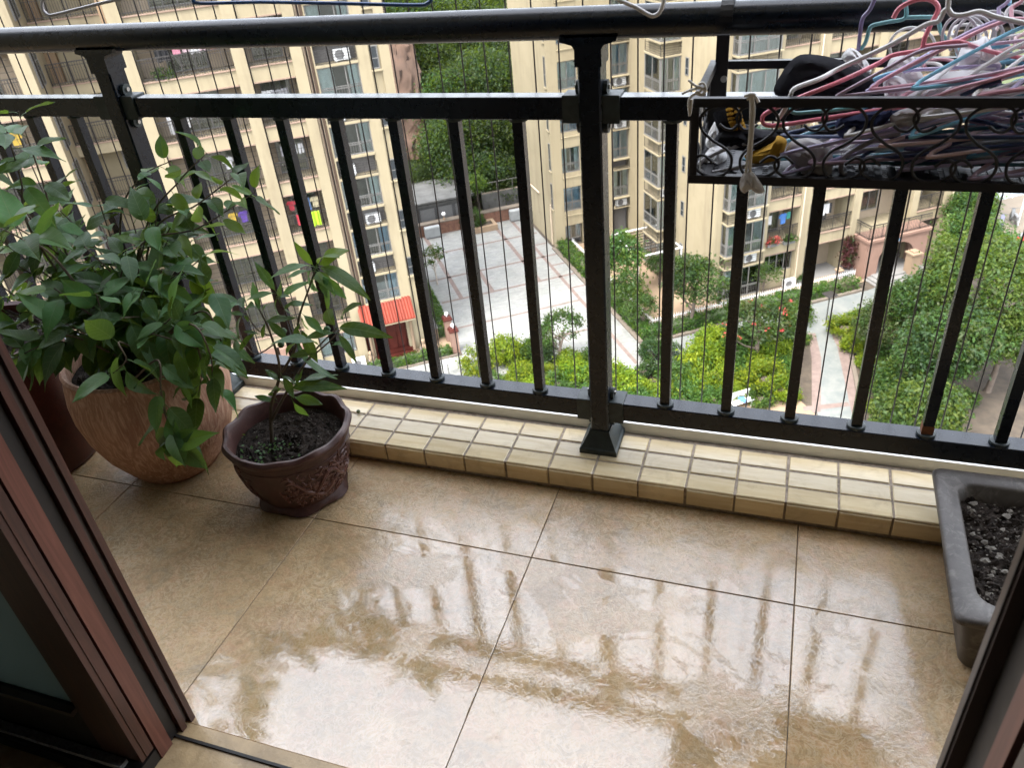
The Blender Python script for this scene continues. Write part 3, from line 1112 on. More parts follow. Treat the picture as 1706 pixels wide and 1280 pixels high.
# clods on the soil of the small pot
mb = MB()
for i in range(520):
    a, q = rr.uniform(0, 6.28), .142 * math.sqrt(rr.random())
    pebble(mb, (q * math.cos(a), q * math.sin(a), .175 + rr.uniform(0, .003)), rr.uniform(.0012, .0034), rr, 0 if rr.random() < .08 else 1)
mb.obj('grit', [M['grit'], M['clod']], sp, kind='stuff')
# weeds
mb = MB()
for i in range(70):
    a, q = rr.gauss(-1.9, .5), .085 + rr.gauss(0, .03)
    c = Vector((q * math.cos(a), q * math.sin(a), .176 + rr.uniform(0, .014)))
    d = Vector((rr.uniform(-1, 1), rr.uniform(-1, 1), .3)).normalized() * rr.uniform(.007, .014)
    s = d.cross(Vector((0, 0, 1))).normalized() * .004
    mb.add([c, c + d * .5 + s, c + d, c + d * .5 - s], [(0, 1, 2, 3)])
mb.obj('weeds', M['leaf_mid'], sp, kind='stuff')
# green fruit on the kerb
fo = at_z(597, 686, .078)
tag(MB().lathe([(.0005, -.0065), (.004, -.0055), (.0065, 0), (.0045, .005), (.0006, .0065)], 14).obj('fallen_fruit', M['stem'], None, fo, smooth=True), 'tiny green fruit fallen on the kerb tiles beside the scalloped pot', 'fruit')
# ================================================================== PLANTS ON THE BALCONY


def leaf_mesh(name, mat, L, Wd, kind='heart', curl=.25, fold=.22, seed=0):
    rg = random.Random(seed)
    n = 11
    mb = MB()
    vs = []
    for i in range(n + 1):
        t = i / n
        if kind == 'heart':
            w = Wd * (math.sin(math.pi * min(1, t * .96 + .03) ** .70)) ** .95
            if t > .70:
                w *= max(.03, (1 - t) / .30) ** .45
        else:
            w = Wd * math.sin(math.pi * (t * .96 + .02)) ** 1.1
        y = L * t
        z = -curl * L * t * t + .012 * L * math.sin(7 * t + seed)
        for s in (-1, -.5, 0, .5, 1):
            q = w * s
            vs.append((q, y, z + fold * abs(q) - .18 * abs(s) * abs(q) + (.03 * L * math.sin(8 * t + 2 * s + seed) if abs(s) == 1 else 0)))
    fs = []
    for i in range(n):
        for k in range(4):
            a = i * 5 + k
            fs.append((a, a + 1, a + 6, a + 5))
    mb.add(vs, fs)
    # petiole
    mb.tube([(0, -.22 * L, -.02 * L), (0, -.1 * L, .012 * L), (0, 0, 0)], .0009, 4)
    return mb.mesh(name, mat, True)


LV = {}
for mk in ('leaf_dark', 'leaf_mid', 'leaf_new'):
    LV[mk] = [leaf_mesh('leaf', M[mk], .088, w_, 'heart', c, f, i) for i, (c, f, w_) in enumerate(((.18, .35, .025), (.40, .25, .022), (.05, .48, .026), (.65, .30, .021), (.28, .55, .024), (-.08, .35, .020), (.5, .6, .023)))]
LN = {mk: [leaf_mesh('leaf', M[mk], .10, .0160, 'lance', c, f, i) for i, (c, f) in enumerate(((.2, .3), (.45, .2), (.7, .25)))] for mk in ('leaf_dark', 'leaf_mid', 'leaf_new')}


def put_leaf(parent, base, me, pos, direc, up, scale):
    y = Vector(direc).normalized()
    z = Vector(up)
    z = z - y * z.dot(y)
    if z.length < 1e-3:
        z = y.orthogonal()
    z.normalize()
    x = y.cross(z)
    m = Matrix((x, y, z)).transposed().to_4x4()
    o = bpy.data.objects.new('leaf', me)
    o.parent = parent
    o.matrix_local = Matrix.Translation(Vector(pos) - base) @ m @ Matrix.Scale(scale, 4)
    COL.objects.link(o)
    return o


rg = random.Random(5)
bush = thing('leafy_bush', 'bushy plant with large dark green heart shaped leaves growing in the large clay pot', 'plant', (-1.722, 1.487, .35))
B0 = Vector((-1.722, 1.487, .35))
stems = MB()


def branch(pts, r0, r1, n_leaf, mats, smin, smax, t0=.25, droop=.2, spread=1.0):
    path = smooth_path(pts, 8)
    m = len(path)
    stems.tube([p - B0 for p in path], [r0 + (r1 - r0) * i / (m - 1) for i in range(m)], 6)
    ang = rg.uniform(0, 6.28)
    for k in range(n_leaf):
        t = t0 + (1 - t0) * (k + rg.uniform(-.25, .25)) / max(1, n_leaf - 1)
        t = max(0.02, min(.995, t))
        i = min(m - 2, int(t * (m - 1)))
        p = path[i].lerp(path[i + 1], t * (m - 1) - i)
        tan = (path[i + 1] - path[i]).normalized()
        ang += 2.4
        side = tan.orthogonal().normalized()
        side = Matrix.Rotation(ang, 3, tan) @ side
        d = (side * spread + tan * rg.uniform(.25, .75) + Vector((0, 0, -droop + rg.uniform(-.35, .2)))).normalized()
        up = Vector((rg.uniform(-.45, .45), rg.uniform(-.45, .3), 1))
        s = rg.uniform(smin, smax)
        mk = rg.choices(mats[0], mats[1])[0]
        put_leaf(bush, B0, rg.choice(LV[mk]), p + d * .02 * s, d, up, s)


DK = (('leaf_dark', 'leaf_mid', 'leaf_new'), (.46, .47, .07))
MD = (('leaf_dark', 'leaf_mid', 'leaf_new'), (.4, .5, .1))
NW = (('leaf_dark', 'leaf_mid', 'leaf_new'), (.12, .40, .48))
root = Vector((-1.722, 1.487, .35))


def rt():
    return root + Vector((rg.uniform(-.05, .05), rg.uniform(-.05, .05), 0))


P = at_y
# upright dense crown
for (x, y, Y) in ((100, 350, 1.52), (165, 335, 1.55), (215, 350, 1.60), (265, 330, 1.58), (60, 390, 1.42), (140, 410, 1.38), (210, 420, 1.42), (280, 400, 1.52), (305, 450, 1.50),
                  (25, 440, 1.36), (10, 520, 1.30), (90, 480, 1.30), (160, 490, 1.28), (240, 480, 1.34), (315, 510, 1.44), (340, 560, 1.44), (50, 560, 1.28), (110, 540, 1.26), (250, 370, 1.50), (40, 350, 1.50),
                  (200, 530, 1.27), (285, 530, 1.32), (350, 480, 1.52), (0, 400, 1.38), (150, 440, 1.5), (90, 430, 1.5), (335, 430, 1.56), (365, 540, 1.48), (300, 350, 1.6), (-20, 350, 1.38), (-20, 460, 1.30),
                  (130, 480, 1.4), (270, 450, 1.42), (40, 490, 1.42), (190, 490, 1.4), (20, 580, 1.24), (330, 610, 1.40), (80, 330, 1.6), (320, 400, 1.62)):
    tip = P(x, y, Y)
    a = rt()
    midp = a.lerp(tip, .5) + Vector((rg.uniform(-.03, .03), rg.uniform(-.03, .03), .05))
    branch([a, a + Vector((0, 0, .08)), midp, tip], .0045, .0014, 14, DK, .68, 1.25, .36)
# lighter shoots reaching to the right along the railing
branch([rt(), P(250, 400, 1.55), P(330, 340, 1.60), P(395, 290, 1.64)], .004, .0012, 13, NW, .6, .95, .35)
branch([rt(), P(240, 390, 1.58), P(300, 300, 1.62), P(345, 255, 1.65)], .004, .0012, 12, NW, .55, .95, .35)
branch([rt(), P(230, 420, 1.5), P(330, 380, 1.56), P(425, 320, 1.62)], .004, .001, 11, NW, .55, .9, .4)
branch([rt(), P(200, 380, 1.6), P(230, 300, 1.64), P(285, 268, 1.66)], .004, .0012, 9, MD, .7, 1.0, .4)
# long shoots up at the far left
branch([rt(), P(110, 420, 1.45), P(70, 300, 1.42), P(30, 185, 1.40)], .004, .0012, 13, MD, .7, 1.05, .45)
branch([rt(), P(60, 400, 1.4), P(35, 300, 1.38), P(10, 215, 1.36)], .004, .0012, 8, DK, .8, 1.2, .5)
branch([rt(), P(100, 440, 1.3), P(40, 400, 1.22), P(0, 380, 1.18)], .004, .0014, 7, DK, 1.0, 1.35, .5)
# low leaves over the rim, front and right
branch([rt(), P(240, 560, 1.34), P(300, 570, 1.32), P(345, 590, 1.36)], .0035, .0012, 11, MD, .75, 1.05, .35)
branch([rt(), P(120, 560, 1.27), P(60, 580, 1.24), P(20, 600, 1.22)], .0035, .0012, 9, DK, .95, 1.3, .35)
branch([rt(), P(200, 570, 1.25), P(210, 600, 1.22), P(185, 625, 1.2)], .003, .0012, 6, MD, .9, 1.2, .4)
branch([rt(), P(300, 540, 1.36), P(335, 600, 1.34), P(330, 660, 1.33)], .0035, .0012, 10, MD, .7, 1.0, .3)
branch([rt(), P(330, 520, 1.42), P(365, 560, 1.42), P(375, 610, 1.43)], .0035, .0012, 10, MD, .75, 1.05, .3)
branch([rt(), P(310, 540, 1.34), P(350, 590, 1.32), P(352, 650, 1.32)], .0035, .0012, 9, MD, .8, 1.1, .3)
# the hanging shoot in front of the pot
branch([rt() + Vector((.03, -.1, .03)), P(262, 600, 1.255), P(268, 650, 1.235), P(275, 690, 1.225), P(292, 735, 1.215)], .003, .0014, 11, MD, .85, 1.15, .25, .3)
tipp = P(295, 737, 1.21)
for (dx, dy, s) in ((-80, -22, 1.25), (62, -14, 1.15), (-14, 74, 1.35), (42, 44, 1.15), (-56, 22, 1.1), (22, -24, .8), (-20, -40, .9)):
    q = P(295 + dx, 737 + dy, 1.205)
    put_leaf(bush, B0, LV['leaf_new' if dx in (62, -14, -80) else 'leaf_mid'][abs(dx) % 7], tipp, q - tipp, Vector((.25, -.85, .55)), s)
stems.obj('stem', M['bark'], bush, smooth=True)

# ------------------------------------------------------------------ young plant in the scalloped pot
yp = thing('young_shrub', 'young thin stemmed shrub with narrow green leaves planted in the scalloped pot', 'plant', (-1.30, 1.45, .17))
Y0 = Vector((-1.30, 1.45, .17))
st = MB()
YY = 1.45
base = at_z(453, 738, .172)
base = Vector((base.x, base.y, .168))


def ybr(pts, r0, r1):
    p = smooth_path(pts, 8)
    st.tube([q - Y0 for q in p], [r0 + (r1 - r0) * i / (len(p) - 1) for i in range(len(p))], 7)
    return p


by = base.y
ybr([base, P(452, 680, by), P(466, 620, by), P(452, 560, by - .01), P(432, 515, by - .02)], .0062, .0016)
ybr([P(453, 700, by), P(480, 650, by + .01), P(520, 590, by + .02), P(560, 548, by + .03)], .0052, .0014)
ybr([P(470, 620, by), P(492, 580, by + .01), P(498, 530, by + .01), P(515, 480, by + .01), P(526, 446, by + .01)], .004, .0016)
ybr([P(452, 560, by), P(430, 550, by), P(408, 520, by - .02)], .0022, .0012)
ybr([P(492, 570, by), P(475, 520, by), P(462, 490, by)], .0024, .0012)
ybr([P(512, 600, by), P(548, 570, by), P(575, 540, by + .02)], .0024, .0012)
ybr([P(455, 575, by), P(425, 590, by), P(398, 560, by - .02)], .002, .001)
leaves = [((526, 446), (478, 432), 'leaf_mid', 1.0), ((526, 446), (560, 415), 'leaf_new', 1.05), ((526, 446), (580, 448), 'leaf_mid', 1.1), ((526, 446), (560, 478), 'leaf_dark', .95), ((526, 446), (495, 470), 'leaf_mid', .95), ((526, 446), (500, 420), 'leaf_new', .8), ((526, 446), (540, 408), 'leaf_new', .85), ((524, 452), (485, 450), 'leaf_mid', .9),
          ((462, 490), (440, 455), 'leaf_dark', .9), ((462, 490), (430, 485), 'leaf_mid', .9), ((465, 500), (490, 470), 'leaf_mid', .8), ((470, 510), (508, 500), 'leaf_dark', .85), ((462, 492), (452, 528), 'leaf_dark', .9),
          ((498, 540), (520, 590), 'leaf_dark', 1.1), ((500, 530), (455, 530), 'leaf_dark', .9), ((495, 560), (505, 620), 'leaf_dark', 1.1), ((500, 520), (530, 545), 'leaf_mid', .8),
          ((432, 515), (400, 500), 'leaf_dark', .9), ((432, 515), (420, 478), 'leaf_mid', .85), ((408, 520), (385, 545), 'leaf_dark', .8), ((408, 520), (395, 488), 'leaf_dark', .75), ((430, 550), (400, 575), 'leaf_dark', .85), ((398, 560), (378, 585), 'leaf_dark', .7), ((440, 530), (470, 555), 'leaf_dark', .8),
          ((560, 548), (598, 540), 'leaf_dark', .9), ((560, 548), (540, 515), 'leaf_dark', .85), ((575, 540), (560, 505), 'leaf_dark', .75), ((548, 570), (590, 575), 'leaf_dark', .8), ((535, 580), (500, 545), 'leaf_dark', .75),
          ((466, 620), (488, 655), 'leaf_dark', .7), ((480, 650), (525, 632), 'leaf_dark', .95), ((490, 640), (545, 620), 'leaf_dark', .9), ((470, 640), (455, 625), 'leaf_dark', .6), ((485, 660), (520, 668), 'leaf_mid', .6), ((460, 665), (440, 640), 'leaf_dark', .5)]
for (a, b, mk, s) in leaves:
    pa = P(a[0], a[1], by + rg.uniform(-.01, .02))
    pb = P(b[0], b[1], by + rg.uniform(-.06, .06))
    d = pb - pa
    sc = max(.55, min(1.2, d.length / .10 * 1.08))
    put_leaf(yp, Y0, rg.choice(LN[mk]), pa + d.normalized() * .018 * sc, d, Vector((rg.uniform(-.4, .4), rg.uniform(-.9, -.1), 1)), sc)
    d2 = Matrix.Rotation(rg.choice((-1, 1)) * rg.uniform(.7, 1.5), 3, 'Y') @ d + Vector((0, rg.uniform(-.03, .03), 0))
    sc *= rg.uniform(.5, .72)
    put_leaf(yp, Y0, rg.choice(LN[mk]), pa + d2.normalized() * .012 * sc - Vector((0, 0, .012)), d2, Vector((rg.uniform(-.5, .5), rg.uniform(-.9, .2), 1)), sc)
st.obj('stem', M['bark'], yp, smooth=True)
for q in ((545, 549), (472, 552), (468, 574)):
    c = P(q[0], q[1], by + .02)
    MB().lathe([(.0005, -.009), (.006, -.007), (.0092, 0), (.0062, .0065), (.0006, .009)], 14).obj('fruit', M['leaf_dark'], yp, c - Y0, smooth=True)
# ================================================================== RACK OF CLOTHES HANGERS
RKX0, RKX1, RKF, RKB, RKZ0, RKZ1 = -.180, .60, 1.4235, 1.700, .968, 1.115
rk = thing('hanging_rack', 'black wrought iron rack hooked over the handrail with scrollwork front', 'rack', (.2, 1.56, .968))
KO = Vector((.2, 1.56, .968))


def kbar(mb, a, b, w=.014, d=.014):
    mb.bar(Vector(a) - KO, Vector(b) - KO, w, d)


fm = MB()
t = .007
for z in (RKZ0 + .005, RKZ1 - t):
    for y in (RKF + t, RKB - t):
        kbar(fm, (RKX0, y, z), (RKX1, y, z), .013, .015)
    for x in (RKX0 + t, RKX1 - t):
        kbar(fm, (x, RKF + .0141, z), (x, RKB - .0141, z), .013, .015)
for x in (RKX0 + t, RKX1 - t):
    for y in (RKF + t, RKB - t):
        kbar(fm, (x, y, RKZ0 + .013), (x, y, RKZ1 - .015), .013, .013)
fm.obj('frame', M['rack'], rk)
# pierced shelf
sh = MB()
zz = RKZ0 + .003
n = 46
for i in range(n):
    y = RKF + .018 + (RKB - RKF - .036) * i / (n - 1)
    if i % 2 == 0:
        kbar(sh, (RKX0 + .014, y, zz), (RKX1 - .014, y, zz), .0085, .002)
for i in range(34):
    x = RKX0 + .03 + (RKX1 - RKX0 - .05) * i / 33
    kbar(sh, (x, RKF + .016, zz + .0022), (x, RKB - .016, zz + .0022), .0125, .002)
sh.obj('shelf', M['rack'], rk)
# S-scrolls (front, left side)
SC = [(700, 760), (745, 795), (800, 795), (845, 720), (825, 655), (770, 622), (690, 622), (620, 640), (572, 690), (560, 740), (580, 810), (660, 890), (745, 945), (790, 1000), (802, 1060), (785, 1125), (740, 1165), (670, 1178), (590, 1158), (540, 1110), (530, 1060), (555, 1020), (600, 1008), (660, 1060)]


def scroll_mesh(mirror):
    pts = []
    for x, y in SC:
        qx = (x - 558) * .000238
        qz = (1185 - y) * .000222
        pts.append((-qx if mirror else qx, 0, qz))
    return MB().tube(smooth_path(pts, 5), .0026, 7).mesh('scroll', M['rack'], True)


sa, sb_ = scroll_mesh(False), scroll_mesh(True)
for k in range(-1, 5):
    x = -.031 + .1375 * k
    if x + .058 < RKX1:
        link(sa, 'scroll', rk, Vector((x + .0035, RKF + .006, RKZ0 + .0085)) - KO)
    if x > RKX0 + .05:
        link(sb_, 'scroll', rk, Vector((x - .0035, RKF + .006, RKZ0 + .0085)) - KO)
for k in range(3):
    link(sa if k % 2 else sb_, 'scroll', rk, Vector((RKX0 + .006, RKF + .075 + .066 * k, RKZ0 + .0085)) - KO, (0, 0, R(90)))
for hx in (-.157, .5):
    hk = MB()
    kbar(hk, (hx, RKB - .016, RKZ0 + .013), (hx, RKB - .016, 1.165), .024, .008)
    pts = []
    for i in range(13):
        a = R(180 - 15 * i)
        pts.append(Vector((hx, RY + .0385 * math.cos(a), 1.181 + .0385 * math.sin(a))))
    for p, q in zip(pts[:-1], pts[1:]):
        hk.bar(p - KO, q - KO, .024, .004, Vector((1, 0, 0)).cross(q - p))
    hk.obj('hook_bracket', M['rack'], rk)
sc_ = at_y(1206, 131, RKB - .021)
MB().tube([sc_ - KO, sc_ - KO + Vector((0, -.004, 0))], .0062, 14).obj('screw', M['screw'], rk)

HC = {
    'blue': (.03, .10, .30),
    'pink': (.72, .19, .24), 'white': (.72, .70, .68), 'lilac': (.46, .40, .60), 'mauve': (.48, .34, .44), 'teal': (.16, .40, .42),
    'navy': (.035, .055, .13), 'grey': (.44, .42, .43), 'light blue': (.20, .50, .66), 'purple': (.20, .165, .30), 'dark teal': (.03, .12, .15), 'rose': (.62, .30, .36), 'pale pink': (.72, .52, .52),
}
HM = {k: simple('hanger_' + k.replace(' ', '_'), v, .32, 0, .04, 20) for k, v in HC.items()}


def traced_hanger(color, paths, label, Y, r=.0042):
    """a hanger bent out of rod: each path is a run of the rod, given where it is seen against the plane at distance Y"""
    cs = []
    for p in paths:
        cs.append([at_y(q[0], q[1], q[2] if len(q) > 2 else Y) for q in p])
    c0 = cs[0][len(cs[0]) // 2].copy()
    mb = MB()
    for c in cs:
        mb.tube(smooth_path([q - c0 for q in c], 6), r * .84, 8)
    return tag(mb.obj('clothes_hanger', HM[color], None, c0, smooth=True), label, 'clothes hanger')


T = traced_hanger
T('pink', [[(1488, 30), (1500, 12), (1528, -1), (1552, 0), (1563, 14), (1552, 38), (1541, 62), (1538, 76)],
           [(1538, 76), (1529, 84), (1487, 92), (1460, 107), (1400, 135, 1.48), (1335, 161, 1.455), (1282, 185, 1.45), (1270, 197, 1.45), (1277, 208, 1.45), (1310, 207, 1.46), (1400, 193, 1.47), (1480, 181, 1.49), (1600, 165, 1.53)],
           [(1538, 76), (1548, 76), (1590, 69), (1606, 71), (1650, 85, 1.56), (1720, 100, 1.6)]],
  'bright pink hanger on top of the pile with its hook curled up against the handrail', 1.52, .0044)
T('white', [[(1574, -30), (1580, -10), (1579, 14)], [(1579, 14), (1572, 19), (1563, 35), (1540, 42), (1480, 76), (1400, 113), (1366, 131, 1.47), (1326, 146, 1.45), (1317, 158, 1.445), (1310, 178, 1.45), (1296, 198, 1.46)], [(1579, 14), (1587, 24), (1604, 25), (1632, 19), (1660, 28), (1720, 41)]],
  'thick white hanger above the pink one with a wavy neck and hook out of frame', 1.50, .0048)
T('mauve', [[(1612, 75), (1600, 76), (1536, 84), (1470, 118), (1402, 155), (1396, 160), (1404, 160), (1470, 152), (1561, 140), (1640, 125), (1720, 108)]],
  'pale mauve hanger crossing the black garment, its pointed tip above the front bar', 1.47, .0036)
T('rose', [[(1567, 158), (1600, 146), (1650, 133), (1720, 113)], [(1567, 158), (1555, 164), (1540, 176)]], 'dusty mauve hanger bar rising to the right over the large white cloth', 1.46, .004)
T('teal', [[(1508, -25), (1508, 0), (1508, 29), (1480, 36), (1454, 42), (1448, 50), (1442, 70), (1434, 82)], [(1508, 29), (1535, 28), (1560, 29), (1564, 36), (1568, 54), (1580, 69)]],
  'grey teal hanger with square shoulders hooked over the handrail behind the pink one', 1.66, .0042)
T('purple', [[(1462, -14), (1450, 14), (1437, 31), (1433, 55), (1430, 84)]], 'dark violet hanger hook leaning on the handrail above the white cloth', 1.66, .0042)
T('light blue', [[(1549, 89), (1543, 98), (1529, 108), (1500, 117), (1468, 127), (1455, 133)]], 'sky blue hanger arm lying under the pink hanger neck', 1.53, .0042)
T('lilac', [[(1505, 121), (1515, 117), (1580, 113), (1655, 109), (1663, 112), (1660, 117), (1640, 120)]], 'violet hanger with a rounded end lying below the folded white cloth', 1.55, .0036)
T('teal', [[(1332, 170), (1320, 177), (1318, 184), (1326, 188), (1345, 187), (1400, 182), (1464, 173), (1520, 166)]], 'turquoise hanger with a curled tip just under the front bar', 1.46, .0038)
T('lilac', [[(1300, 258), (1330, 250), (1400, 235), (1480, 220), (1570, 200), (1669, 176), (1720, 163)]], 'long light violet hanger bar slanting across the middle of the scrollwork', 1.455, .004)
T('purple', [[(1310, 262), (1360, 247), (1420, 226), (1499, 198), (1600, 170), (1640, 160)]], 'long dark violet hanger bar just above the light violet one', 1.47, .0042)
T('grey', [[(1170, 287), (1162, 278), (1172, 266), (1200, 252), (1225, 244), (1245, 238)], [(1162, 280), (1172, 289), (1210, 283), (1250, 276), (1300, 268)]], 'grey violet hanger with a narrow rounded tip in the lower left corner of the rack', 1.47, .0046)
T('navy', [[(1490, 268), (1530, 256), (1600, 236), (1690, 215), (1730, 206)]], 'dark blue hanger bar low in the right half of the rack', 1.48, .0042)
T('grey', [[(1418, 300), (1402, 286), (1406, 262), (1430, 246), (1470, 228), (1500, 222)]], 'pale grey hanger with a wide bent end in the middle of the rack bottom', 1.47, .0052)
T('mauve', [[(1647, 73), (1680, 70), (1725, 64)]], 'thin mauve bar at the right edge above the blue hanger', 1.6, .0036)
T('light blue', [[(1640, 80), (1660, 77), (1679, 77), (1682, 84), (1681, 97), (1660, 101), (1720, 106)]], 'pale blue square ended hanger at the right edge behind the folded white cloth', 1.62, .0042)
T('rose', [[(1625, 161), (1660, 154), (1725, 146)]], 'crimson hanger bar just above the front bar at the right edge', 1.45, .0042)
T('navy', [[(1600, 160), (1630, 147), (1655, 138), (1668, 134)]], 'slate blue hanger arm with a knobbed tip above the front bar', 1.46, .0044)
hcx = [(1600, 62, 30, 40), (1612, 66, 32, 42), (1625, 68, 34, 46), (1640, 66, 33, 44), (1655, 60, 34, 46), (1690, 62, 36, 48), (1520, 78, 38, 36)]
for i, (cx, cy_, rx_, ry_) in enumerate(hcx):
    pts = []
    for k in range(11):
        a = R(200 - 20 * k + (8 * (i % 3)))
        pts.append((cx + rx_ * math.cos(a), cy_ - ry_ * math.sin(a) * .9))
    pts.append((pts[-1][0] - 5, pts[-1][1] + 14))
    pts.append((pts[-1][0] - 22, pts[-1][1] + 22))
    o = T('grey' if i != 6 else 'white', [pts], 'x', 1.60 + .012 * i, .0030)
    tag(o, 'grey wire hanger hook arching up among the cluster of hooks at the right' if i != 6 else 'thin white hanger hook arching behind the pink hanger neck', None, 'grey hooks at the right of the rack' if i != 6 else None)


def hanger_mesh(L=.19, h=.095, r=.0033, seed=0):
    mb = MB()
    pts = [(0, 0, h), (-.018, 0, h - .004), (-.06, 0, h - .02), (-L + .02, 0, .022), (-L, 0, .008), (-L + .008, 0, 0), (0, 0, -.001), (L - .008, 0, 0), (L, 0, .008), (L - .02, 0, .022), (.06, 0, h - .02), (.018, 0, h - .004), (0, 0, h)]
    mb.tube(smooth_path(pts, 5), r, 8)
    hook = [(0, 0, h - .003), (0, 0, h + .02)]
    for k in range(9):
        a = R(-70 + 31 * k)
        hook.append((.024 * math.cos(a) - .006, 0, h + .045 + .024 * math.sin(a)))
    mb.tube(smooth_path(hook, 4), r * .9, 8)
    return mb


hrg = random.Random(31)
pile = {}
cols = ['navy', 'purple', 'lilac', 'grey', 'dark teal', 'white', 'pale pink', 'mauve', 'light blue']
hme = {c: hanger_mesh(seed=i).mesh('clothes_hanger', HM[c], True) for i, c in enumerate(cols + ['rose'])}
for i in range(44):
    c = cols[i % len(cols)] if i < 27 else ['white', 'pale pink', 'white', 'light blue', 'lilac', 'rose', 'white'][i % 7]
    yaw = R(hrg.uniform(-14, 22))
    tilt = R(hrg.uniform(52, 94))
    pitch = -R(hrg.uniform(2, 13))
    x = hrg.uniform(.09, .47)
    z = hrg.uniform(.984, 1.05)
    y = hrg.uniform(1.455, 1.515)
    if i >= 30:
        x, z = hrg.uniform(.24, .47), hrg.uniform(1.08, 1.15)
        yaw *= 1.5
        tilt = R(hrg.uniform(40, 90))
    z = max(z, .982 + .19 * math.sin(-pitch))
    x = max(x, .03)
    y = max(y, 1.436 + .195 * abs(math.sin(yaw)))
    o = link(hme[c], 'clothes_hanger', None, (x, y, z))
    o.rotation_euler = Euler((-tilt, pitch, yaw), 'XYZ')
    tag(o, f'{c} plastic hanger tangled in the heap inside the rack', 'clothes hanger', f'{c} hangers in the heap')

# ------------------------------------------------------------------ clothes lying on the heap


def cloth_lump(name, outline, Y, depth, mat, label, cat, seed=0, rings=9, wr=.35, tilt=0.0, parts=None):
    """a rumpled piece of cloth with its own thickness"""
    rg = random.Random(seed)
    pts = smooth_path([at_y(x, y, Y) + Vector((0, 0, 0)) for x, y in outline], 5, True)
    c = sum(pts, Vector()) / len(pts)
    n = len(pts)
    ph = [rg.uniform(0, 6.28) for _ in range(6)]
    fr = [rg.uniform(2, 6) for _ in range(6)]
    vs, fs = [], []

    def off(s, k):
        a = 2 * math.pi * k / n
        base = depth * math.sqrt(max(0, 1 - s ** 2.4))
        w = sum(math.sin(fr[i] * a + ph[i] + s * 5 * (1 + i % 3)) for i in range(4)) / 4
        return base + wr * depth * w * s * (1.15 - s) * 3
    for side in (-1, 1):
        o = len(vs)
        vs.append(c + Vector((0, side * depth * (1 + .2 * wr), 0)) - c)
        for r_ in range(1, rings + 1):
            s = r_ / rings
            for k in range(n):
                p = c + (pts[k] - c) * s
                dy = side * off(s, k) if r_ < rings else 0
                p = p + Vector((0, dy + tilt * (p.z - c.z), 0))
                vs.append(p - c)
        for k in range(n):
            a, b = o + 1 + k, o + 1 + (k + 1) % n
            fs.append((o, a, b) if side > 0 else (o, b, a))
        for r_ in range(rings - 1):
            for k in range(n):
                a, b = o + 1 + r_ * n + k, o + 1 + r_ * n + (k + 1) % n
                q = (a, a + n, b + n, b)
                fs.append(q if side > 0 else tuple(reversed(q)))
    mb = MB()
    mb.add(vs, fs)
    o = mb.obj(name, mat, None, c, smooth=True)
    return tag(o, label, cat)


M['cloth_w'] = simple('white_cloth', (.84, .84, .84), .9, 0, .04, 30, .15, 260)
M['cloth_g'] = simple('grey_white_cloth', (.58, .56, .55), .9, 0, .06, 30, .15, 260)
M['cloth_k'] = simple('black_cloth', (.010, .010, .014), .85, 0, .2, 30, .2, 300, spec=.25)
M['cloth_n'] = simple('navy_cloth', (.018, .024, .065), .85, 0, .2, 30, .2, 300, spec=.25)
M['cloth_y'] = simple('yellow_cloth', (.50, .28, .025), .85, 0, .1, 30, .2, 260)
CL = cloth_lump
CL('black_garment', [(1292, 158), (1302, 122), (1328, 93), (1362, 91), (1400, 100), (1440, 118), (1474, 138), (1480, 156), (1440, 166), (1360, 168)], 1.60, .030, M['cloth_k'], 'black folded garment lying on the hangers at the left of the rack', 'garment', 1, wr=.25)
CL('white_cloth', [(1402, 96), (1414, 80), (1428, 84), (1445, 102), (1452, 120), (1440, 124), (1420, 110)], 1.64, .016, M['cloth_w'], 'small pointed white cloth just right of the black garment top', 'cloth', 2)
CL('white_cloth', [(1482, 100), (1500, 88), (1520, 92), (1530, 112), (1540, 134), (1520, 142), (1490, 134), (1478, 118)], 1.62, .018, M['cloth_w'], 'white rumpled cloth under the lilac bar in the middle of the heap', 'cloth', 3)
CL('white_cloth', [(1474, 130), (1500, 128), (1512, 142), (1506, 166), (1480, 170), (1472, 150)], 1.53, .020, M['cloth_w'], 'rounded white cloth lump touching the right tip of the black garment', 'cloth', 4)
CL('folded_white_cloth', [(1592, 112), (1598, 88), (1606, 74), (1630, 66), (1643, 60), (1650, 76), (1662, 98), (1668, 112), (1640, 118), (1612, 118)], 1.58, .020, M['cloth_w'], 'folded white cloth standing upright like a tent at the right of the heap', 'cloth', 5, wr=.5)
CL('white_sheet', [(1512, 164), (1530, 142), (1560, 124), (1600, 117), (1650, 118), (1672, 126), (1640, 140), (1612, 158), (1580, 172), (1540, 176)], 1.54, .022, M['cloth_w'], 'large white cloth spread below the tent shaped one', 'cloth', 6)
CL('white_cloth', [(1176, 232), (1192, 200), (1202, 196), (1206, 226), (1198, 246), (1180, 246)], 1.55, .022, M['cloth_w'], 'white cloth stuffed in the left end of the rack behind the glove, upper piece', 'cloth', 7)
CL('white_cloth', [(1172, 262), (1186, 244), (1202, 246), (1212, 262), (1196, 276), (1178, 276)], 1.53, .022, M['cloth_w'], 'white cloth stuffed in the left end of the rack, lower piece by the shelf', 'cloth', 8)
CL('grey_cloth', [(1318, 236), (1352, 230), (1382, 246), (1388, 276), (1378, 296), (1340, 290), (1310, 262)], 1.475, .016, M['cloth_g'], 'grey white cloth hanging in the middle of the rack beside the yellow cloth', 'cloth', 9)
CL('grey_cloth', [(1482, 196), (1500, 184), (1540, 178), (1570, 184), (1560, 204), (1520, 214), (1490, 210)], 1.47, .016, M['cloth_g'], 'pale cloth bundled behind the scrolls in the right half of the rack', 'cloth', 10)
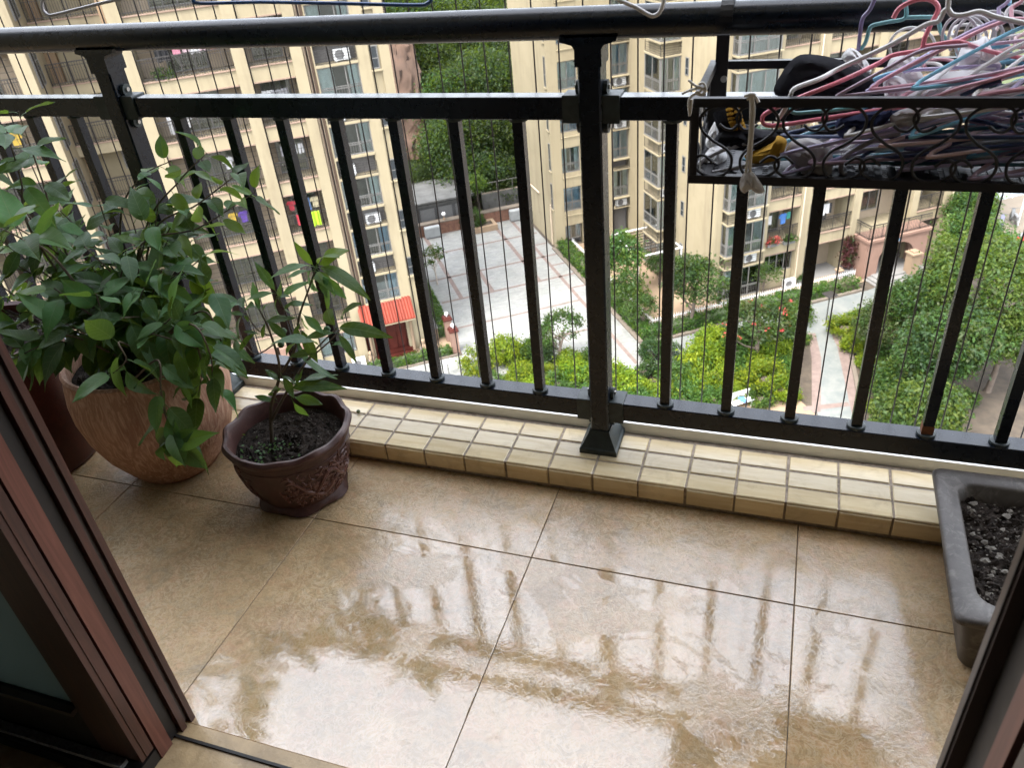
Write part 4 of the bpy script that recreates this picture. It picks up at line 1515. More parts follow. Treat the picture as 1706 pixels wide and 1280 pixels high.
CL('navy_garment', [(1392, 204), (1410, 192), (1450, 186), (1486, 182), (1476, 204), (1440, 220), (1410, 232), (1396, 224)], 1.475, .018, M['cloth_n'], 'dark navy garment showing behind the scrolls in the middle of the rack', 'garment', 11)
gl = CL('work_glove', [(1190, 234), (1206, 214), (1236, 206), (1268, 218), (1292, 220), (1296, 232), (1262, 248), (1226, 248), (1200, 242)], 1.49, .024, M['cloth_k'], 'black knitted glove with yellow ribbed stripes at the left end of the rack', 'glove', 12)
G0 = gl.location.copy()
mb = MB()
cA, cB = at_y(1205, 186, 1.50), at_y(1213, 222, 1.49)
axis = (cB - cA)
for i in range(7):
    c = cA + axis * (i / 6)
for i in range(9):
    a = at_y(1192 + 4.2 * i, 188 - 1.5 * i, 1.485 - .0) - G0
    b = at_y(1202 + 4.2 * i, 218 - .6 * i, 1.48 - .0) - G0
    mb.tube([a, (a + b) / 2 + Vector((0, -.008, 0)), b], .0046, 7)
mb.obj('ribbed_cuff', M['cloth_k'], gl, smooth=True)
mb = MB()
for i in (5, 8):
    for q in range(2):
        pts = []
        for k in range(12):
            t_ = k / 11
            a = at_y(1192 + 4.2 * (i + q * .9) + 10 * t_, 188 - 1.5 * i + (30 + .9 * i) * t_, 1.477)
            pts.append(a - G0 + Vector((0, -.008 * math.sin(math.pi * t_), .0)))
        for p, q_ in zip(pts[:-1:2], pts[1::2]):
            mb.tube([p, q_], .0042, 6)
mb.obj('yellow_stripe', M['cloth_y'], gl, smooth=True)
CL('yellow_cloth', [(1240, 260), (1262, 250), (1290, 236), (1296, 226), (1311, 234), (1304, 256), (1288, 268), (1256, 272)], 1.47, .018, M['cloth_y'], 'mustard yellow cloth tucked under the black glove', 'cloth', 13)
# white string ties
M['string'] = simple('white_string', (.70, .68, .64), .85, 0, .1, 60)


def tie(pts_list, label, Y, r):
    cs = [[at_y(q[0], q[1], q[2] if len(q) > 2 else Y) for q in p] for p in pts_list]
    c0 = cs[0][0].copy()
    mb = MB()
    for c in cs:
        mb.tube(smooth_path([q - c0 for q in c], 5), r, 7)
    return tag(mb.obj('string_tie', M['string'], None, c0, smooth=True), label, 'string')


tie([[(1249, 158), (1251, 175), (1250, 210), (1247, 250), (1243, 285), (1246, 300)], [(1253, 160), (1256, 180), (1254, 215), (1251, 255), (1249, 300)], [(1240, 160), (1250, 157), (1258, 160), (1264, 170)], [(1244, 165), (1258, 158), (1250, 156)]],
    'white string knotted around the front bar and hanging to the rack bottom', 1.4165, .0027)
CL('plastic_rag', [(1236, 292), (1250, 284), (1262, 296), (1274, 318), (1262, 322), (1250, 314), (1240, 322), (1232, 312)], 1.418, .010, M['cloth_g'], 'grey white rag tied at the bottom bar under the string', 'rag', 15)
tie([[(1149, 193), (1147, 170), (1152, 160), (1166, 152), (1174, 146), (1172, 158), (1160, 152)], [(1136, 156), (1150, 150), (1168, 146), (1176, 152)], [(1147, 133), (1158, 142), (1170, 146)], [(1150, 190), (1153, 165)], [(1164, 140), (1172, 138), (1176, 150), (1168, 158), (1158, 154)]],
    'white string tied round the left front corner of the rack with loose ends', 1.418, .0022)
tie([[(1166, 175, 1.44), (1163, 220, 1.44), (1160, 280, 1.44)], [(1170, 172, 1.45), (1168, 230, 1.45), (1166, 285, 1.45)], [(1163, 178, 1.46), (1157, 240, 1.46), (1156, 280, 1.46)]],
    'bundle of pale strings hanging inside the left end of the rack', 1.44, .0016)

# ------------------------------------------------------------------ hangers hanging above, only their lower corners in view
rod = thing('drying_rod', 'bare steel clothes drying rod hanging from the ceiling above the railing', 'drying rod', (-.5, 1.30, 1.60))
MB().tube([(-1.9, 0, 0), (1.9, 0, 0)], .012, 16).obj('rod', M['screw'], rod, smooth=True)
for x in (-1.5, 1.5):
    MB().tube([(x, 0, .011), (x, 0, 4.19)], .002, 6).obj('suspension_cable', M['screw'], rod)


def hang_from_rod(color, paths, label, r, Y=1.3):
    return traced_hanger(color, paths, label, Y, r)


hang_from_rod('blue', [[(560, -120), (400, -40), (330, -6), (322, 0), (335, 5), (430, 3), (560, 5), (690, 8), (712, 5), (719, -4), (712, -16), (640, -80), (560, -120), (552, -150), (560, -175)]], 'blue hanger on the rod, only its long bottom bar in view at the top', .0036)
hang_from_rod('grey', [[(230, -115), (120, -40), (76, -4), (70, 6), (73, 18), (82, 25), (96, 23), (140, 12), (190, 0), (300, -22), (360, -36), (366, -48), (352, -58), (260, -100), (230, -115), (222, -140), (232, -165)]], 'grey wire hanger with a rounded corner at the top left of the view', .0034)
hang_from_rod('white', [[(930, -90), (985, -30), (1025, -4), (1060, 12), (1083, 25), (1094, 24), (1102, 14), (1106, -4), (1100, -30), (1010, -100), (960, -105), (930, -90)]], 'white hanger corner hanging in front of the handrail right of the middle post', .0038)
# ================================================================== THE ESTATE BELOW
erg = random.Random(99)
NRG = np.random.default_rng(3)


def ething(name, label, cat, u, v, h=0.0, rot=0.0, group=None):
    return thing(name, label, cat, W(u, v, h), (0, 0, TH + rot), group)


def eset(o, u, v, h=0.0, rot=0.0):
    o.location = W(u, v, h)
    o.rotation_euler = (0, 0, TH + rot)
    return o


def ground_poly(name, pts, h, mat, thick=.0):
    """a sheet (or a slab with an edge) lying on the estate ground, corners in u, v"""
    mb = MB()
    n = len(pts)
    if thick:
        mb.loft([[(u, v, h - thick) for u, v in pts], [(u, v, h) for u, v in pts]])
    else:
        mb.add([(u, v, h) for u, v in pts], [tuple(range(n))])
    o = mb.obj(name, mat, None, kind='structure')
    o.location = (0, 0, ZG)
    o.rotation_euler = (0, 0, TH)
    return o


# ground out to the horizon
mb = MB()
mb.add([(-900, -900, 0), (900, -900, 0), (900, 900, 0), (-900, 900, 0)], [(0, 1, 2, 3)])
g_ = mb.obj('ground', M['soil_bed'], kind='structure')
g_.location = (0, 0, ZG)

ground_poly('plaza', [(7.9, 36.0), (18.35, 36.0), (18.35, 61.2), (7.9, 61.2)], .02, M['stone'])
ground_poly('path', [(2, 33.5), (9.5, 33.5), (9.5, 42.0), (2, 42.0)], .012, M['stone'])
ground_poly('courtyard', [(2.0, 42.95), (7.55, 42.95), (7.55, 60), (2.0, 60)], .016, M['tan'])
# red granite bands across the plaza
bands = [(8.3, 18.2, 52.9, 53.15), (8.3, 18.2, 57.4, 57.65), (8.3, 18.2, 49.2, 49.45), (9.6, 9.9, 49.45, 61.2), (11.9, 12.2, 49.45, 57.4), (15.4, 15.7, 49.45, 61.2), (17.0, 17.25, 36.5, 61.2), (8.3, 17.0, 45.3, 45.5), (8.3, 17.0, 41.4, 41.6), (17.25, 18.2, 55.2, 55.4), (17.25, 18.2, 51.2, 51.4), (17.25, 18.2, 47.2, 47.4), (17.25, 18.2, 43.6, 43.8)]
for u0, u1, v0, v1 in bands:
    ground_poly('paving_band', [(u0, v0), (u1, v0), (u1, v1), (u0, v1)], .026, M['red_strip'])
# path along the hedge and down through the garden
ground_poly('path', [(18.4, 38.12), (34.3, 38.12), (35.4, 38.3), (36.5, 38.6), (40.2, 39.3), (40.2, 36.4), (33, 34.6), (29.9, 36.0), (28.7, 33.2), (25.2, 27.3), (24.6, 24), (21.2, 24.0), (23.6, 28.3), (26.6, 32.6), (28.0, 35.0), (18.0, 35.4)], .014, M['path'])
ground_poly('paving_band', [(25.0, 27.3), (25.45, 27.2), (29.0, 33.1), (30.1, 35.9), (29.6, 36.0), (28.4, 33.2)], .022, M['red_strip'])
ground_poly('paving_band', [(23.3, 28.3), (23.75, 28.2), (26.9, 32.6), (28.2, 35.0), (27.8, 35.2), (26.4, 32.8)], .022, M['red_strip'])
ground_poly('paving_band', [(23.0, 28.6), (25.4, 28.0), (25.5, 28.35), (23.2, 28.95)], .026, M['red_strip'])
ground_poly('path', [(17.5, 30.9), (23.4, 30.2), (23.4, 26.0), (17.5, 26.0)], .010, M['tan'])
ground_poly('terrace', [(18.9, 39.2), (24.45, 39.2), (24.45, 53.9), (18.9, 53.9)], .03, M['tan'])
ground_poly('terrace', [(24.5, 39.2), (35.0, 39.2), (35.0, 41.0), (24.5, 41.0)], .03, M['tan'])
ground_poly('terrace', [(31.2, 41.0), (34.6, 41.0), (34.6, 43.6), (31.2, 43.6)], .036, M['concrete'])
ground_poly('terrace', [(35.0, 37.6), (39.8, 37.6), (39.8, 43.5), (35.0, 43.5)], .04, M['concrete'])
ground_poly('road', [(42.5, 36), (75, 30), (90, 70), (52, 70), (46.5, 46)], .018, M['asphalt'])
# kerbstones
for pts in ([(18.2, 38.5), (18.5, 38.5), (18.5, 54), (18.2, 54)], [(18.2, 38.15), (34, 38.15), (34, 38.4), (18.2, 38.4)], [(25.4, 27.2), (25.6, 27.1), (29.2, 33.0), (30.3, 35.8), (30.1, 35.9), (29.0, 33.1)], [(28.2, 32.6), (31.6, 31.6), (31.6, 31.75), (28.3, 32.8)], [(7.6, 43), (7.85, 43), (7.85, 54), (7.6, 54)], [(2, 42.0), (7.6, 42.0), (7.6, 42.15), (2, 42.15)], [(17.3, 30.9), (23.5, 30.3), (23.5, 30.45), (17.3, 31.1)]):
    ground_poly('kerb_stone', pts, .14, M['kerbstone'], .14)

# ------------------------------------------------------------------ windows, balconies, shared meshes
_wc = {}


def win_meshes(w, h, nx=3, tr=.32, guard=True):
    key = (round(w, 2), round(h, 2), nx, guard)
    if key in _wc:
        return _wc[key]
    fr_ = MB()
    b = .06
    fr_.box(0, w, 0, .08, 0, b).box(0, w, 0, .08, h - b, h).box(0, b, 0, .08, b, h - b).box(w - b, w, 0, .08, b, h - b)
    for i in range(1, nx):
        x = w * i / nx
        fr_.box(x - .025, x + .025, .005, .07, b, h - b)
    zt = h * tr
    fr_.box(b, w - b, .008, .066, zt - .025, zt + .025)
    if guard:
        n = max(3, int(w / .13))
        for i in range(1, n):
            fr_.box(w * i / n - .008, w * i / n + .008, -.03, -.014, .03, zt + .1)
        fr_.box(0, w, -.034, -.01, zt + .1, zt + .13)
        fr_.box(0, w, -.034, -.01, .01, .035)
    pa = MB().box(b, w - b, .040, .046, b, h - b)
    pd = MB().box(b, w - b, .012, .066, b, h - b)
    cu = MB()
    n = max(10, int(w * 9))
    up, dn = [], []
    for i in range(n + 1):
        x = .02 + (w - .04) * i / n
        y = .16 + .03 * math.sin(i * 1.7) + .012 * math.sin(i * .6)
        dn.append((x, y, .05))
        up.append((x, y, h - .05))
    vs = dn + up
    cu.add(vs, [(i, i + 1, n + 2 + i, n + 1 + i) for i in range(n)])
    cu2 = MB()
    k = int(n * .38)
    vs = dn[:k + 1] + up[:k + 1]
    cu2.add(vs, [(i, i + 1, k + 2 + i, k + 1 + i) for i in range(k)])
    kk = n - int(n * .30)
    d2, u2 = dn[kk:], up[kk:]
    q = len(d2) - 1
    cu2.add(d2 + u2, [(i, i + 1, q + 2 + i, q + 1 + i) for i in range(q)])
    _wc[key] = (fr_.mesh('window', M['frame']), pa.mesh('pane', M['glass']), pd.mesh('pane', M['dark_glass']), [cu.mesh('curtain', M['curtain_w']), cu2.mesh('curtain', M['curtain_w']), cu.mesh('curtain', M['curtain_b']), cu2.mesh('curtain', M['curtain_b'])])
    return _wc[key]


def window(par, x, y, z, w, h, rot=0.0, nx=3, cur=None, guard=True, tr=.32, dark=False):
    f_, p_, d_, c_ = win_meshes(w, h, nx, tr, guard)
    o = link(f_, 'window', par, (x, y, z), (0, 0, rot))
    link(d_ if dark else p_, 'pane', o)
    if dark:
        return o
    if cur is None:
        cur = erg.choice([0, 0, 1, 1, 1, 3, None])
    if cur is not None:
        link(c_[cur], 'curtain', o)
    return o


_rc = {}


def railing_mesh(w, hgt=1.05, grid=0.0, step=.12):
    key = (round(w, 2), hgt, grid)
    if key in _rc:
        return _rc[key]
    mb = MB()
    mb.box(0, w, -.025, .025, hgt - .05, hgt)
    mb.box(0, w, -.015, .015, .10, .13)
    mb.box(0, w, -.015, .015, hgt - .2, hgt - .175)
    n = max(2, int(w / step))
    for i in range(n + 1):
        x = w * i / n
        q = .022 if i % 8 == 0 else .011
        mb.box(x - q, x + q, -q, q, 0, hgt)
    if grid:
        k = int((grid - hgt) / .26)
        for i in range(1, k + 1):
            z = hgt + .26 * i
            mb.box(0, w, .03, .046, z, z + .016)
        for i in range(0, 5):
            x = w * i / 4
            mb.box(x - .009, x + .009, .046, .06, hgt, grid)
    _rc[key] = mb.mesh('balcony_railing', M['iron'])
    return _rc[key]


def balcony(par, x0, x1, S, y0=0.0, depth=1.55, H=2.97, grid=True, low=.75, door=True, back=None, rail=True):
    """one recessed balcony: slab with fascia and trim, back wall with glazed door, iron railing"""
    w = x1 - x0
    MB().box(x0, x1, y0, y0 + depth, S - .16, S - .002).obj('slab', M['facade'], par)
    MB().box(x0, x1, y0 - .01, y0 + .12, S - low, S - .161).obj('fascia', M['facade'], par)
    MB().box(x0 - .02, x1 + .02, y0 - .07, y0 + .14, S, S + .06).obj('ledge', M['facade_trim'], par)
    MB().box(x0 + .02, x1 - .02, y0 - .05, y0 - .012, S - low - .005, S - low + .06).obj('drip_band', M['facade_trim'], par)
    if rail:
        link(railing_mesh(w, 1.05, H - low if grid else 0), 'balcony_railing', par, (x0, y0 + .03, S + .06))
    if door:
        bw = min(2.0, w * .7)
        window(par, x0 + w * .5 - bw / 2, y0 + depth - .09, S + .06, bw, 2.1, 0, 3, erg.choice([None, 1, None]), False, .95)


def ac_unit(u, v, h, rot, label, group=None, first=[]):
    if not first:
        o = link(None, 'air_conditioner', None)
        mb = MB().box(0, .82, 0, .3, .04, .58)
        mb.box(.05, .13, .02, .28, 0, .04).box(.69, .77, .02, .28, 0, .04)
        mb.obj('body', M['ac'], o)
        gr = MB()
        for r_ in (.06, .12, .18, .235):
            gr.tube([(.30 + r_ * math.cos(2 * math.pi * i / 20), -.006, .31 + r_ * math.sin(2 * math.pi * i / 20)) for i in range(20)], .007, 5, closed=True)
        for i in range(8):
            a = math.pi * i / 4
            gr.tube([(.30, -.008, .31), (.30 + .235 * math.cos(a), -.006, .31 + .235 * math.sin(a))], .006, 5)
        gr.obj('fan_grille', M['ac_dark'], o)
        MB().lathe([(.0, 0), (.225, .0), (.225, .004), (.0, .004)], 20).obj('fan_opening', M['ac_dark'], o, (.30, -.004, .31), (R(90), 0, 0))
        first.append(o)
        c = o
    else:
        c = copy_tree(first[0])
    eset(c, u, v, h, rot)
    tag(c, label, 'air conditioner', group)
    return c


def louvre_mesh(w, h, _c={}):
    key = (round(w, 2), round(h, 2))
    if key not in _c:
        mb = MB()
        mb.box(0, w, 0, .03, 0, .03).box(0, w, 0, .03, h - .03, h).box(0, .03, 0, .03, .03, h - .03).box(w - .03, w, 0, .03, .03, h - .03)
        k = max(3, int(h / .12))
        for i in range(1, k):
            mb.box(.03, w - .03, .004, .022, h * i / k - .011, h * i / k + .011)
        n = max(1, int(w / .7))
        for i in range(1, n):
            mb.box(w * i / n - .012, w * i / n + .012, -.004, .004, 0, h)
        _c[key] = mb.mesh('louvre', M['iron'])
    return _c[key]


# ------------------------------------------------------------------ apartment block at the left
LV_ = 44.0
lb = ething('apartment_building', 'cream apartment tower at the left with stacked laundry balconies and a red tiled entrance canopy', 'building', 0, LV_)
FH = 2.97
S = [3.1 + FH * k for k in range(9)]
TOP = 31.0
mb = MB()
mb.box(-6.05, -5.42, -.12, 2.0, 0, TOP).box(-1.02, -.40, -.12, 2.0, 0, TOP).box(1.76, 2.34, -.12, .9, 0, TOP)
each(mb, 'pier', M['facade'], lb)
MB().box(-5.42, 1.76, 1.56, 2.0, 0, TOP).obj('balcony_back_wall', M['room_warm'], lb)
MB().box(-6.0, 6.7, 2.0, 12, 0, TOP - .2).obj('core', M['facade'], lb)
MB().box(2.34, 2.78, .55, .9, 0, TOP).obj('recess_wall', M['facade_trim'], lb)
for x in (2.44, 2.60):
    MB().tube([(x, .48, .1), (x, .48, TOP)], .05, 8).obj('drain_pipe', M['pipe'], lb, smooth=True)
# window column
wx0, wx1 = 2.84, 5.0
mb = MB()
mb.box(2.78, 2.84, -.02, .9, 0, TOP).box(5.0, 5.62, 0, .9, 0, TOP).box(6.18, 6.7, 0, .9, 0, TOP).box(5.62, 6.18, .16, .9, 0, TOP)
each(mb, 'wall', M['facade'], lb)
MB().box(2.84, 5.0, .55, .9, 0, TOP).obj('room_back', M['dark_room'], lb)
for k, s in enumerate([.13] + S):
    z0, z1 = s + .79, s + 2.45
    if k == 0:
        continue
    each(MB().box(wx0, wx1, -.06, .55, z0 - .15, z0 - .01).box(wx0, wx1, -.06, .55, z1 + .01, z1 + .15), 'ledge', M['facade'], lb)
    window(lb, wx0, .06, z0, wx1 - wx0, z1 - z0, 0, 3, erg.choice([0, 1, 1, 3]))
    if k < 9:
        link(louvre_mesh(wx1 - wx0, .68), 'louvre', lb, (wx0, -.03, z1 + .16))
    # slit windows in the shallow niche
    z = s + 2.0
    window(lb, 5.70, .10, z, .40, 1.15, 0, 1, None, False, .45, True)
    MB().box(5.62, 6.18, -.02, .159, z - .12, z - .03).obj('sill', M['facade'], lb)
MB().box(wx0, wx1, .02, .55, 2.6, S[0] + .62).obj('spandrel', M['facade'], lb)
for s in S:
    balcony(lb, -5.42, -1.02, s, 0, 1.55)
    balcony(lb, -.40, 1.76, s, 0, 1.55)
# ground floor: tall glazing and the pink arch
MB().box(-5.42, -2.9, -.05, 1.5, 0, 2.34).obj('pink_base', M['facade_pink'], lb)
MB().box(-1.02 - .0, 1.76, .05, .3, 0, .85).obj('wall_base', M['facade'], lb)
window(lb, -.38, .1, .86, 2.1, 1.45, 0, 3, None, False, .6)
# the pink arch over a ground floor passage
mb = MB()
ar = []
for i in range(13):
    a = R(180 - 15 * i)
    ar.append((-1.95 + .78 * math.cos(a), .78 * math.sin(a) + .95))
for (xa, za), (xb, zb) in zip(ar[:-1], ar[1:]):
    mb.loft([[(xa, -.3, za), (xb, -.3, zb), (xb, -.3, 2.3), (xa, -.3, 2.3)], [(xa, .2, za), (xb, .2, zb), (xb, .2, 2.3), (xa, .2, 2.3)]])
mb.obj('passage_arch', M['facade_pink'], lb)

# entrance with its tiled canopy
ent = link(None, 'entrance', lb, (2.35, 0, 0))
MB().box(.05, 3.2, .3, .54, 0, 2.7).obj('door_surround', M['wood_red'], ent)
for x in (.9, 1.45, 2.0):
    d = MB().box(x, x + .52, .2, .29, .32, 2.3)
    d.box(x + .06, x + .46, .185, .2, .4, 1.1).box(x + .06, x + .24, .185, .2, 1.2, 2.2).box(x + .28, x + .46, .185, .2, 1.2, 2.2)
    d.obj('door_leaf', M['wood_red'], ent)
each(MB().box(.5, 2.9, -.45, .2, .04, .17).box(.6, 2.8, -.2, .2, .17, .31), 'step', M['wood_red'], ent)
for x in (.28, 2.9):
    MB().lathe([(.16, 0), (.16, .12), (.11, .16), (.10, 2.4), (.15, 2.46), (.15, 2.6)], 14).obj('column', M['tan'], ent, (x, -.2, 0), smooth=True)
cn = MB()
slope0, slope1 = (-1.0, 2.78), (.0, 3.78)
cn.loft([[(-.05, -1.0, 2.66), (3.15, -1.0, 2.66), (3.15, 0, 3.66), (-.05, 0, 3.66)], [(-.05, -1.0, 2.76), (3.15, -1.0, 2.76), (3.15, 0, 3.76), (-.05, 0, 3.76)]])
can = cn.obj('canopy', M['facade'], ent)
tm = MB()
for i in range(6):
    a = math.pi * i / 5
    pass
half = []
for z_, y_ in ((0, 0), (1.03, 1.03)):
    half.append([(-.085 * math.cos(math.pi * i / 6), y_ * .98 - .0, z_ * .98 + .075 * math.sin(math.pi * i / 6)) for i in range(7)])
tm.loft(half)
tme = tm.mesh('roof_tile', M['tile_red'], True)
tm2 = MB().box(-.10, .10, 0, .01, 0, .01)
for i in range(18):
    x = .02 + i * .178
    link(tme, 'roof_tile', can, (x, -1.02, 2.765))
fm_ = MB().loft([[(-.08, -1.02, 2.762), (3.18, -1.02, 2.762), (3.18, 0, 3.782), (-.08, 0, 3.782)], [(-.08, -1.03, 2.775), (3.18, -1.03, 2.775), (3.18, 0, 3.795), (-.08, 0, 3.795)]])
fm_.obj('tile_bed', M['tile_red'], can)
# recessed court and the wing further left
MB().box(-9.9, -6.05, 4.0, 4.4, 0, TOP).obj('court_wall', M['facade'], lb)
MB().box(-10.6, -9.9, -.1, 4.4, 0, TOP).obj('wing_pier', M['facade'], lb)
MB().box(-15.6, -15.0, -.1, 4.4, 0, TOP).obj('wing_pier', M['facade'], lb)
MB().box(-24, -15.6, 1.2, 4.4, 0, TOP).obj('wing_wall', M['facade'], lb)
MB().box(-15.0, -10.6, 1.6, 4.4, 0, TOP).obj('wing_back_wall', M['room_warm'], lb)
MB().box(-6.30, -6.05, .0, 4.0, 0, TOP).obj('brown_side', M['facade_shade'], lb)
MB().box(-9.9, -9.4, 3.55, 4.0, 0, TOP).obj('brown_pilaster', M['facade_shade'], lb)
for s in [.13] + S:
    balcony(lb, -15.0, -10.6, s, 0, 1.6)
    # slab bands and the small balcony inside the court
    if s > 1:
        MB().box(-9.89, -6.31, 2.6, 3.99, s - .55, s - .02).obj('court_slab', M['facade'], lb)
        MB().box(-9.89, -6.31, 2.55, 2.7, s - .02, s + .04).obj('court_ledge', M['facade_trim'], lb)
        link(railing_mesh(3.5, 1.05), 'balcony_railing', lb, (-9.85, 2.65, s + .04))
    window(lb, -8.1, 3.93, s + 1.1, .75, 1.35, 0, 1, None, False, .55, True)
    window(lb, -9.83, .5, s + .4, 1.15, 2.3, R(90), 2, 1, False, .5, True)
MB().box(-10.7, -6, -.1, 4.4, TOP, TOP + .3).obj('parapet', M['facade'], lb)

# ------------------------------------------------------------------ apartment block behind the plaza
CU, CV = 18.6, 54.0
cb = ething('apartment_building', 'cream apartment tower behind the plaza with a plain narrow slit windowed side wall', 'building', CU, CV)
each(MB().box(0, .78, 0, 8, 0, TOP).box(2.2, 4.75, .0, .6, 0, TOP).box(.78, 9.0, 1.0, 8, 0, TOP), 'wall', M['facade'], cb)
MB().box(6.05, 6.9, -1.5, .2, 0, TOP).obj('wall_return', M['facade'], cb)
MB().box(6.9, 9.0, .2, 1.0, 0, TOP).obj('wall_link', M['facade'], cb)
each(MB().box(.78, 2.2, .6, .98, 0, TOP).box(4.75, 6.05, .5, .98, 0, TOP), 'room_back', M['dark_room'], cb)
MB().tube([(-.07, 6.2, 3.4), (-.07, 3.2, 3.4)], .06, 8).obj('drain_pipe', M['pipe'], cb, smooth=True)
MB().tube([(-.07, .7, .1), (-.07, .7, 3.3)], .06, 8).obj('drain_pipe', M['pipe'], cb, smooth=True)
for k in range(-1, 6):
    s = 11.33 - FH * (3 - k) + 0.0
    if s < -.5:
        continue
    z0, z1 = s + .35, s + 2.2
    window(cb, .78, .12, z0, 1.42, z1 - z0, 0, 2, erg.choice([0, 2, 1, None]))
    each(MB().box(.78, 2.2, -.04, .6, s - .75, s - .04).box(.76, 2.22, -.1, .5, s - .03, s + .04).box(.78, 2.2, .05, .6, s + .05, z0 - .01), 'spandrel', M['facade'], cb)
    # second window stack with its cooling unit shelf
    each(MB().box(4.75, 6.05, -.25, .5, s + .62, s + .70).box(4.75, 6.05, -.25, .5, s - .12, s - .04), 'ledge', M['facade'], cb)
    window(cb, 4.80, .06, s + .72, 1.2, 2.05, 0, 2, erg.choice([2, 0, 1]))
    link(louvre_mesh(1.25, .62), 'louvre', cb, (4.78, -.22, s - .03))
    window(cb, 6.3, -1.56, s + 1.6, .36, 1.25, 0, 1, None, False, .45, True)
    # slits in the side wall
    window(cb, -.03, .55, s + .65, .34, 2.0, R(-90), 1, None, False, .4, True)
    MB().box(-.09, -.002, .12, .62, s + .52, s + .62).obj('sill', M['facade'], cb)
window(cb, .86, .1, .5, 1.2, 2.1, 0, 3, None, False, .8)

# ------------------------------------------------------------------ apartment block at the right
RU, RV = 24.5, 41.0
rb = ething('apartment_building', 'cream apartment building at the right with stacked bay windows and a pink arched porch', 'building', RU, RV)
FR = 3.0
SR = [3.3 + FR * k for k in range(7)]
RT = 28.0
D = lambda u: u - RU
MB().box(0, .46, 0, 11.5, 0, RT).obj('wall', M['facade'], rb)
each(MB().box(.46, D(27.85), .55, 11.0, 0, RT).box(D(27.85), D(42.3), 3.2, 11, 0, RT), 'core', M['facade'], rb)
each(MB().box(D(27.7), D(28.2), -.1, 3.2, 0, RT).box(D(30.5), D(31.2), -.1, 3.2, 0, RT).box(D(34.5), D(35.05), -.1, 3.2, 0, RT).box(D(39.15), D(39.65), -.1, 3.2, 0, RT).box(D(41.6), D(42.3), -.25, 3.2, 0, RT), 'pier', M['facade'], rb)
MB().box(D(28.2), D(41.6), 1.75, 3.2, 0, RT).obj('balcony_back_wall', M['room_warm'], rb)
MB().tube([(D(30.62), -.17, 0), (D(30.62), -.17, RT)], .045, 8).obj('drain_pipe', M['pipe'], rb, smooth=True)
MB().tube([(D(42.15), -.32, 0), (D(42.15), -.32, RT)], .045, 8).obj('drain_pipe', M['pipe'], rb, smooth=True)


def bay(par, x0, x1, y0, y1, floors, base, ground=True):
    """stack of projecting bay windows with louvred boxes between, glazed on the front and on the side towards us"""
    w, d = x1 - x0, y1 - y0
    MB().box(x0 + .5, x1 - .05, y0 + .5, y1, 0 + base, RT).obj('room_back', M['dark_room'], par)
    for k, s in enumerate(floors):
        each(MB().box(x0 - .07, x1 + .07, y0 - .07, y1, s - .10, s).box(x0 - .05, x1 + .05, y0 - .05, y1, s + 2.08, s + 2.18), 'ledge', M['facade'], par)
        window(par, x0 + .05, y0, s + .01, w - .1, 2.06, 0, 3, erg.choice([0, 0, 1, 1, None]))
        window(par, x0, y1 - .02, s + .01, d - .1, 2.06, R(-90), 2, erg.choice([0, 1, None]))
        link(louvre_mesh(w, .70), 'louvre', par, (x0, y0 + .02, s + 2.185))
        link(louvre_mesh(d - .1, .70), 'louvre', par, (x0 + .02, y1 - .03, s + 2.185), (0, 0, R(-90)))
        MB().box(x0 + .3, x1, y0 + .36, y1, s + 2.18, s + 2.895).obj('box_back', M['facade'], par)


bay(rb, D(24.98), D(27.68), -.62, .54, [.45 + FR * k for k in range(7)], .2)
bay(rb, D(23.1), -.002, 5.0, 7.2, [.55 + FR * k for k in range(-0, 7)], .2)
for k in range(7):
    window(rb, -.03, 4.45, 1.6 + FR * k, .42, 1.05, R(-90), 1, None, False, .4, True)
for k, s in enumerate(SR):
    balcony(rb, D(28.2), D(30.5), s, 0, 1.7, FR, grid=(k > 1), low=.72)
    balcony(rb, D(31.2), D(34.5), s, 0, 1.7, FR, grid=(k > 1), low=.72)
    if k == 0:
        balcony(rb, D(39.65), D(41.6), s, -.1, 1.7, FR, grid=False, low=.72)
    else:
        balcony(rb, D(39.65), D(41.6), s, 0, 1.7, FR, low=.72)
        balcony(rb, D(35.05), D(39.15), s, 0, 1.7, FR, low=.72)
# ground floor
MB().box(D(28.2), D(30.5), .2, .5, 0, 1.15).obj('wall_base', M['facade'], rb)
window(rb, D(28.25), .25, 1.16, 2.2, 1.38, 0, 4, 0, False, .9)
window(rb, D(31.5), 1.62, .06, 1.9, 2.4, 0, 3, None, False, .95)
window(rb, D(36.2), 1.62, .2, 1.7, 2.2, 0, 2, None, False, .95)
window(rb, D(35.6), 1.62, SR[0] + .1, 2.2, 2.2, 0, 3, None, False, .95)
window(rb, D(39.8), 1.62, .1, 1.6, 2.3, 0, 2, None, False, .95)
# arched porch
po = link(None, 'porch', rb, (D(34.95), -1.5, 0))
mb = MB()
PW = 4.7
mb.box(0, 1.0, 0, .45, 0, 2.62).box(3.7, PW, 0, .45, 0, 2.62)
arc = []
for i in range(17):
    a = R(180 - 180 * i / 16)
    arc.append((2.35 + 1.35 * math.cos(a), 1.25 + .95 * math.sin(a)))
for (xa, za), (xb, zb) in zip(arc[:-1], arc[1:]):
    mb.loft([[(xa, 0, za), (xb, 0, zb), (xb, 0, 2.62), (xa, 0, 2.62)], [(xa, .45, za), (xb, .45, zb), (xb, .45, 2.62), (xa, .45, 2.62)]])
mb.box(0, .4, .45, 1.38, 0, 2.62).box(PW - .4, PW, .45, 1.38, 0, 2.62)
mb.obj('arch_wall', M['facade_pink'], po)
MB().box(-.12, PW + .12, -.14, 1.38, 2.625, 2.80).obj('cornice', M['facade_pink'], po)
link(railing_mesh(PW, 1.0), 'balcony_railing', po, (0, .05, 2.80))
